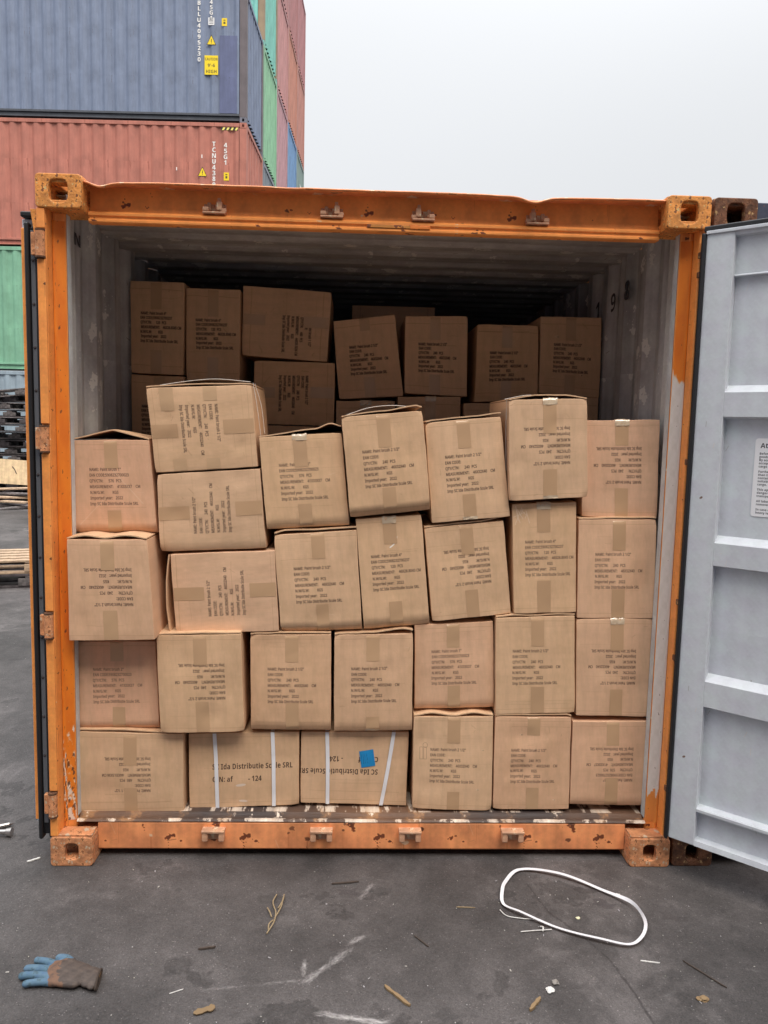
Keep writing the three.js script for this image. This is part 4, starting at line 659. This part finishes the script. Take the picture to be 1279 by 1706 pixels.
// ---------------------------------------------------------------- pallets and planks at the left
{
  const greyWood = painted([104, 98, 98], { vary: 26, streak: 26, f: 2 }, { roughness: 0.85 }), darkWood = painted([68, 62, 64], { vary: 26, streak: 26, f: 2 }, { roughness: 0.85 }), paleWood = painted([214, 188, 150], { vary: 8, streak: 10 }, { roughness: 0.8 }), tanWood = painted([172, 148, 124], { vary: 14, streak: 16 }, { roughness: 0.8 });
  const plank = box(1.2, 0.022, 0.1, 0, 0, 0, 0.003), bearer = box(0.1, 0.022, 0.8, 0, 0, 0, 0.003), block = box(0.24, 0.078, 0.12, 0, 0, 0, 0.004);
  function pallet(label, group, pos, ry, m1, m2, tilt = [0, 0]) {
    const t = thing('wooden_pallet', label, 'pallet', group, pos, ry); t.rotation.x = tilt[0]; t.rotation.z = tilt[1];
    for (let i = 0; i < 5; i++) { const q = part('top_plank', plank, i % 2 ? m1 : m2, t); q.position.set(rr(-0.01, 0.01), 0.133, -0.35 + i * 0.175); }
    for (const z of [-0.34, 0, 0.34]) { const q = part('bottom_plank', plank, m2, t); q.position.set(0, 0.011, z); for (const x of [-0.53, 0, 0.53]) { const b = part('block', block, m1, t); b.position.set(x, 0.061, z); } }
    for (const x of [-0.53, 0, 0.53]) { const q = part('stringer', bearer, m1, t); q.position.set(x, 0.111, 0); }
    return t;
  }
  const ord = ['lowest', 'second', 'third', 'fourth', 'fifth', 'sixth', 'seventh', 'eighth', 'ninth', 'tenth'];
  for (let i = 0; i < 10; i++) pallet(`weathered grey pallet, ${ord[i]} from the ground in the tall pile`, 'pallets in the tall pile', [-7.2 + rr(-0.2, 0.2), 0.7 + i * 0.155, -13.9 + rr(-0.12, 0.12)], rr(-0.22, 0.22) + 0.1, i % 3 ? greyWood : darkWood, i % 2 ? darkWood : greyWood, [rr(-0.02, 0.02), rr(-0.012, 0.012)]);
  pallet('broken pallet lying askew on top of the tall pile', null, [-7.0, 2.23, -13.9], 0.2, greyWood, greyWood, [0, 0.12]);
  for (let i = 0; i < 5; i++) pallet(`pallet layer ${ord[i]} under the tall pile behind the plywood`, 'pallets under the tall pile', [-7.25 + rr(-0.05, 0.05), i * 0.14, -14.0], rr(-0.05, 0.05), darkWood, darkWood);
  for (let i = 0; i < 2; i++) pallet(i ? 'upper pale pallet of the low pair lying on the yard' : 'lower pale pallet of the low pair lying on the yard', 'low pair of pallets', [-4.0 + i * 0.04, i * 0.146, -5.4], 0.25 + i * 0.05, i ? tanWood : greyWood, i ? tanWood : darkWood);
  const ply = new THREE.Mesh(box(1.6, 0.5, 0.02, 0, 0.25, 0, 0.003), paleWood); ply.name = 'plywood_sheet'; ply.position.set(-6.85, 0.42, -13.1); ply.rotation.set(-0.15, 0.1, -0.04);
  tag(ply, 'pale plywood sheet leaning on the pallet pile', 'plywood sheet');
  for (const [i, x] of [-0.1, 0.22, 0.5].entries()) { const m = part('knot', tube([V(x - 0.05, 0.36, 0.013), V(x, 0.3, 0.014), V(x + 0.04, 0.22, 0.013)], 0.008), darkWood, ply); }
  const bp = [[-6.9, 0.36, -12.85, 0.1, 0.03], [-7.0, 0.27, -12.8, -0.16, 0.02], [-6.8, 0.2, -12.7, 0.3, -0.06], [-7.1, 0.13, -12.65, -0.4, 0.05], [-6.8, 0.06, -12.6, 0.15, 0], [-6.7, 0.03, -12.3, 0.7, 0]];
  const names = ['tan plank lying highest on the loose heap', 'grey plank second from the top of the loose heap', 'tan plank slanting down across the heap', 'tan plank crossing low in the heap', 'dark plank at the bottom of the heap', 'grey plank lying forward of the heap on the ground'];
  bp.forEach(([x, y, z, ry, rz], i) => { const m = new THREE.Mesh(box(1.5, 0.03, 0.12, 0, 0, 0, 0.003), [tanWood, greyWood, tanWood, tanWood, darkWood, greyWood][i]); m.name = 'loose_plank'; m.position.set(x, y, z); m.rotation.set(0.1, ry, rz); tag(m, names[i], 'plank', 'planks in the loose heap'); });
}

// ---------------------------------------------------------------- things lying on the ground
{ // white strap loop
  const L = [[0.608, 0.04], [0.753, 0.077], [0.889, 0.172], [0.971, 0.276], [0.986, 0.342], [0.975, 0.403], [0.937, 0.46], [0.89, 0.491], [0.796, 0.466], [0.669, 0.402], [0.552, 0.318], [0.503, 0.262], [0.512, 0.19], [0.54, 0.12]];
  const curve = new THREE.CatmullRomCurve3(L.map(([x, z], i) => V(x, 0.008 + 0.008 * Math.sin(i * 1.7) ** 2, z)), true), n = 160, P = curve.getSpacedPoints(n);
  const strip = (dy, flip) => grid(2, n, (s, t) => { const i = Math.round(t * n), p = P[i], q = P[Math.min(n, i + 1)], o = P[Math.max(0, i - 1)], d = q.clone().sub(o).normalize(), side = V(d.z, 0, -d.x), ang = 0.12 + 1.2 * Math.exp(-(((t - 0.34) / 0.06) ** 2)) + 0.35 * Math.exp(-(((t - 0.93) / 0.05) ** 2)); const k = (s - 0.5) * 0.0125 * (flip ? -1 : 1); return V(p.x + side.x * k * Math.cos(ang), p.y + dy + Math.abs(0.0095 * Math.sin(ang)) + k * Math.sin(ang), p.z + side.z * k * Math.cos(ang)); });
  const m = part('strap_loop', [strip(0.001, 0), strip(0, 1)], strapMat); tag(m, 'white plastic strap loop lying on the ground', 'strap');
  const tl = part('cord_scrap', tube([V(0.484, 0.008, 0.295), V(0.502, 0.004, 0.322), V(0.55, 0.004, 0.338), V(0.598, 0.004, 0.344)], 0.0018), cordMat); tag(tl, 'thin pale cord end poking out beside the strap loop', 'cord');
  const tw = part('twist_scrap', [tube([V(0.535, 0.004, 0.412), V(0.58, 0.005, 0.408), V(0.645, 0.005, 0.402)], 0.0018), tube([V(0.61, 0.004, 0.385), V(0.616, 0.01, 0.397), V(0.612, 0.005, 0.412)], 0.003)], cordMat); tag(tw, 'small knotted string scrap in front of the strap loop', 'string');
}
{ // work glove, palm down, fingers to the left
  const cx = -0.94, cz = 0.62, S = 0.15, res = 84, mc = new MarchingCubes(res, std(), false, false, 200000); mc.isolation = 0;
  const cap = [[-0.915, 0.612, -0.86, 0.636, 0.036, 0.03], [-0.955, 0.61, -0.9, 0.628, 0.04, 0.038], [-0.95, 0.645, -0.9, 0.652, 0.034, 0.034], [-0.86, 0.636, -0.83, 0.652, 0.032, 0.036], [-0.85, 0.665, -0.835, 0.672, 0.022, 0.022],
    [-0.978, 0.586, -1.045, 0.565, 0.0125, 0.0105], [-0.985, 0.61, -1.062, 0.602, 0.0125, 0.011], [-0.983, 0.638, -1.064, 0.635, 0.0125, 0.011], [-0.965, 0.664, -1.04, 0.67, 0.0125, 0.0105], [-0.935, 0.585, -0.955, 0.563, 0.018, 0.014], [-0.955, 0.563, -0.982, 0.553, 0.014, 0.012]];
  const f = mc.field; let i = 0;
  for (let k = 0; k < res; k++) for (let j = 0; j < res; j++) for (let q = 0; q < res; q++, i++) {
    const X = ((q - res / 2) / (res / 2)) * S + cx, Y = ((j - res / 2) / (res / 2)) * S * 0.5 + 0.018, Z = ((k - res / 2) / (res / 2)) * S + cz; let d = 1e9, sm = 0;
    for (let c = 0; c < cap.length; c++) { const [x0, z0, x1, z1, r0, r1] = cap[c], dx = x1 - x0, dz = z1 - z0, t = clamp(((X - x0) * dx + (Z - z0) * dz) / (dx * dx + dz * dz), 0, 1), r = r0 + (r1 - r0) * t, flat = c < 5 ? 2.2 : 1.05, yc = c < 5 ? 0.015 : 0.013 + 0.004 * Math.sin(t * 3); const e = Math.hypot(X - x0 - dx * t, (Y - yc) * flat, Z - z0 - dz * t) - r; sm += Math.exp(-e / 0.0032); }
    d = -0.0032 * Math.log(sm + 1e-12); d += 0.0018 * nz(X * 4, Z * 4) + 0.0009 * nz(X * 14, Z * 14 + Y * 9) + (X > -0.94 ? 0.0007 * Math.sin((Z + 0.15 * X) * 900) + 0.0012 * Math.sin(X * 240 + 3 * nz(X, Z * 3)) * sst(-0.9, -0.86, X) : 0.0006 * nf(X * 40, Z * 40));
    // the wide end of the cuff is cut open
    const cut = (X + 0.827) * 0.93 + (Z - 0.655) * -0.1 ; d = Math.max(d, cut);
    f[i] = -d;
  }
  mc.update(); const cnt = mc.count, pos = new Float32Array(mc.positionArray.slice(0, cnt * 3)), nor = new Float32Array(mc.normalArray.slice(0, cnt * 3)), col = new Float32Array(cnt * 3), b = new THREE.Color();
  for (let v = 0; v < cnt; v++) {
    const X = pos[v * 3] * S + cx, Y = pos[v * 3 + 1] * S * 0.5 + 0.018, Z = pos[v * 3 + 2] * S + cz; pos[v * 3] = X; pos[v * 3 + 1] = Math.max(0.001, Y); pos[v * 3 + 2] = Z; nor[v * 3 + 1] *= 2;
    const n = nz(X * 5, Z * 5), n2 = nz(X * 22, Z * 22), edge = -0.965 + 0.022 * Math.cos((Z - 0.62) * 26) * -1 + 0.01 * n, latex = X < edge || (Z < 0.578 && X < -0.93);
    if (latex) b.setRGB(0.085 + 0.025 * n + 0.02 * n2, 0.155 + 0.03 * n + 0.03 * n2, 0.22 + 0.04 * n); else b.setRGB(0.075 + 0.035 * n2, 0.056 + 0.026 * n2, 0.047 + 0.02 * n2);
    if (!latex && X < edge + 0.032 + 0.014 * n2) { const k = 0.75 + n2; b.lerp(new THREE.Color().setRGB(0.2, 0.095, 0.05), clamp(k, 0, 0.8) * 0.8); }
    if (latex && n2 > 0.25) b.multiplyScalar(0.6);
    col.set([b.r, b.g, b.b], v * 3);
  }
  const g = new THREE.BufferGeometry(); g.setAttribute('position', new THREE.BufferAttribute(pos, 3)); g.setAttribute('normal', new THREE.BufferAttribute(nor, 3)); g.setAttribute('color', new THREE.BufferAttribute(col, 3)); const gm = mergeVertices(g, 1e-5); gm.deleteAttribute('normal'); const g2 = mergeVertices(gm, 1e-5); g2.computeVertexNormals();
  const t = thing('work_glove', 'blue coated work glove with brown knitted cuff lying on the ground', 'glove');
  part('glove_body', g2, std({ vertexColors: true, roughness: 0.75 }), t);
  const ring = []; for (let k = 0; k < 28; k++) { const a = k / 28 * Math.PI * 2; ring.push(V(-0.8255 + 0.004 * Math.cos(a), 0.016 + 0.0135 * Math.sin(a), 0.655 + 0.043 * Math.cos(a))); }
  part('cuff_hem', tube(ring, 0.0036, 8, 60, true), std({ color: 0x3a2f27, roughness: 0.9 }), t);
  const inn = grid(16, 1, (s, q) => { const a = s * Math.PI * 2; return V(-0.829, 0.016 + 0.011 * q * Math.sin(a), 0.655 + 0.04 * q * Math.cos(a)); }); part('cuff_lining', inn, std({ color: 0x8a6a46, roughness: 0.9 }), t);
}
{ // splinters, chips, scraps
  const woodA = std({ color: 0x8b7354, roughness: 0.85 }), woodB = std({ color: 0x4f443d, roughness: 0.9 }), straw = std({ color: 0x9a876a, roughness: 0.8 }), paper = std({ color: 0xd8d6d2, roughness: 0.7 });
  const sliver = (x0, z0, x1, z1, w, h, mat, name, label, cat, grp) => {
    w *= 0.75; const l = Math.hypot(x1 - x0, z1 - z0), out = []; for (let k = 0; k < 9; k++) out.push([-l / 2 + l * k / 8 * rr(0.96, 1), -w * (k === 0 || k === 8 ? rr(0, 0.25) : rr(0.28, 0.55))]); for (let k = 0; k < 9; k++) out.push([l / 2 * rr(0.9, 1) - l * k / 8 * 0.95, w * (k === 0 || k === 8 ? rr(0.05, 0.3) : rr(0.2, 0.5))]);
    const g = extrude(out, h, 0); g.rotateX(-Math.PI / 2); const m = new THREE.Mesh(uvm(g, 6), mat); m.name = name; m.position.set((x0 + x1) / 2, 0.0015, (z0 + z1) / 2); m.rotation.y = -Math.atan2(z1 - z0, x1 - x0); return tag(m, label, cat, grp);
  };
  const W = 'wood splinters on the ground';
  sliver(-0.126, 0.128, -0.022, 0.112, 0.012, 0.005, woodB, 'wood_splinter', 'grey wood splinter closest to the bottom rail', 'splinter', W);
  sliver(-0.552, 0.499, -0.496, 0.487, 0.011, 0.006, woodB, 'wood_splinter', 'short dark splinter right of the glove', 'splinter', W);
  sliver(0.054, 0.672, 0.128, 0.758, 0.016, 0.007, woodA, 'wood_splinter', 'tan splintered chip at the middle of the bottom edge', 'splinter', W);
  sliver(0.484, 0.78, 0.529, 0.726, 0.018, 0.008, woodA, 'wood_splinter', 'stubby tan chip below the strap loop', 'splinter', W);
    sliver(1.04, 0.56, 1.13, 0.69, 0.006, 0.004, woodB, 'wood_splinter', 'thin dark stick at the lower right', 'splinter', W);
  sliver(0.165, 0.43, 0.21, 0.49, 0.007, 0.004, woodB, 'wood_splinter', 'dark splinter left of the strap loop', 'splinter', W);
  sliver(-0.6, 0.7, -0.56, 0.68, 0.004, 0.002, paper, 'paper_sliver', 'tiny white sliver right of the glove cuff', 'paper', 'paper slivers');
  sliver(0.33, 0.27, 0.4, 0.275, 0.005, 0.003, straw, 'straw_piece', 'pale straw piece left of the strap loop corner', 'straw');
  sliver(-1.32, -0.02, -1.28, -0.05, 0.012, 0.004, paper, 'paper_sliver', 'cream paper sliver by the left casting', 'paper', 'paper slivers');
  sliver(0.9, 0.56, 0.96, 0.572, 0.008, 0.003, paper, 'paper_sliver', 'white paper sliver below the right end of the strap loop', 'paper', 'paper slivers');
  const lf = sliver(-0.51, 0.785, -0.45, 0.762, 0.03, 0.004, std({ color: 0x80694c, roughness: 0.85 }), 'dry_leaf', 'curled dry leaf at the bottom edge left of centre', 'leaf'); lf.rotation.x = 0.25; lf.position.y = 0.006;
  // stalk of straw with side shoots
  const sg = []; for (const [x0, z0, x1, z1, b] of [[-0.337, 0.42, -0.318, 0.3, 0.01], [-0.318, 0.3, -0.325, 0.2, -0.012], [-0.32, 0.34, -0.3, 0.22, 0.008], [-0.33, 0.33, -0.35, 0.28, 0], [-0.312, 0.28, -0.298, 0.2, 0.006], [-0.334, 0.4, -0.322, 0.35, -0.006]]) sg.push(tube([V(x0, 0.004, z0), V((x0 + x1) / 2 + b, 0.009, (z0 + z1) / 2), V(x1, 0.006, z1)], 0.0026, 6, 10));
  const s = new THREE.Mesh(mergeGeometries(sg), straw); s.name = 'dry_stalk'; tag(s, 'dry straw coloured stalk with side shoots on the ground', 'dry stalk');
  const crum = (x, z, r, mat, label, name, cat, sq = 0.5) => { r *= 0.8; const g = new THREE.IcosahedronGeometry(r, 3), p = g.attributes.position; for (let i = 0; i < p.count; i++) { const k = 1 + 0.9 * nz(p.getX(i) * 12 + x, p.getZ(i) * 12 + z) + 0.6 * nz(p.getX(i) * 30, p.getY(i) * 22 + x); p.setXYZ(i, p.getX(i) * k, p.getY(i) * k * sq, p.getZ(i) * k * 0.8); } g.computeVertexNormals(); const m = new THREE.Mesh(g, mat); m.name = name; m.position.set(x, r * sq * 0.7, z); return tag(m, label, cat); };
  crum(0.59, 0.66, 0.02, std({ color: 0x8c8680, roughness: 0.8 }), 'crumpled grey foil scrap below the strap loop', 'foil_scrap', 'scrap', 0.45);
  crum(0.566, 0.69, 0.022, paper, 'crumpled white paper scrap beside the grey one', 'paper_scrap', 'scrap', 0.3);
  crum(0.755, 0.335, 0.011, std({ color: 0xe8e2bc, roughness: 0.7 }), 'yellowish crumb inside the strap loop', 'foam_crumb', 'scrap', 0.6);
  crum(1.03, 0.735, 0.018, woodA, 'tan bark crumb at the lower right', 'bark_crumb', 'scrap', 0.4);
  crum(0.95, 0.19, 0.011, paper, 'white scrap outside the right end of the strap loop', 'paper_scrap', 'scrap', 0.3);
  // steel bolt seal pieces at the left edge
  const steel = std({ color: 0xb9b4b0, roughness: 0.28, metalness: 0.9 }), b = thing('steel_bolt', 'shiny steel bolt with broad head lying at the left edge', 'bolt', null, [-1.5, 0.02, -0.215], 0);
  part('shank', plain(new THREE.CylinderGeometry(0.0085, 0.011, 0.07, 16).rotateZ(Math.PI / 2).translate(-0.02, 0, 0)), steel, b); part('head', plain(new THREE.CylinderGeometry(0.019, 0.015, 0.022, 20).rotateZ(-Math.PI / 2).translate(0.028, 0, 0)), steel, b); part('collar', plain(new THREE.CylinderGeometry(0.014, 0.014, 0.012, 16).rotateZ(Math.PI / 2).translate(-0.05, 0, 0)), steel, b);
  const b2 = thing('steel_bolt', 'second steel pin lying slanted behind the bolt', 'bolt', null, [-1.55, 0.011, -0.27], 0.5);
  part('shank', plain(new THREE.CylinderGeometry(0.009, 0.009, 0.1, 14).rotateZ(Math.PI / 2)), steel, b2); part('tip', plain(new THREE.ConeGeometry(0.009, 0.02, 14).rotateZ(-Math.PI / 2).translate(0.06, 0, 0)), steel, b2);
  // tiny flecks nobody could count
  const fl = new THREE.BoxGeometry(1, 1, 1), N = 230, im = new THREE.InstancedMesh(fl, std({ color: 0xffffff, roughness: 0.8 }), N), q = new THREE.Object3D(), C = new THREE.Color();
  for (let i = 0; i < N; i++) { const near = i < 170; q.position.set(near ? rr(-1.5, 1.5) : rr(-3.4, -1.4), 0.0015, near ? rr(0.02, 0.95) : rr(-4, 0.6)); const k = rr(0.3, 1) ** 2; q.scale.set(0.002 + 0.008 * k * k, rr(0.001, 0.002), rr(0.0015, 0.004)); q.rotation.y = rr(0, 6.3); q.updateMatrix(); im.setMatrixAt(i, q.matrix); const g = rr(0.12, 0.5); im.setColorAt(i, C.setRGB(g, g * 0.95, g * rr(0.8, 1))); }
  im.name = 'litter_flecks'; im.userData = { label: 'scattered tiny pale flecks and crumbs over the yard', category: 'litter', kind: 'stuff' }; scene.add(im);
}

scene.traverse((o) => { if (o.isMesh) { o.castShadow = true; o.receiveShadow = true; } });
renderer.render(scene, camera);
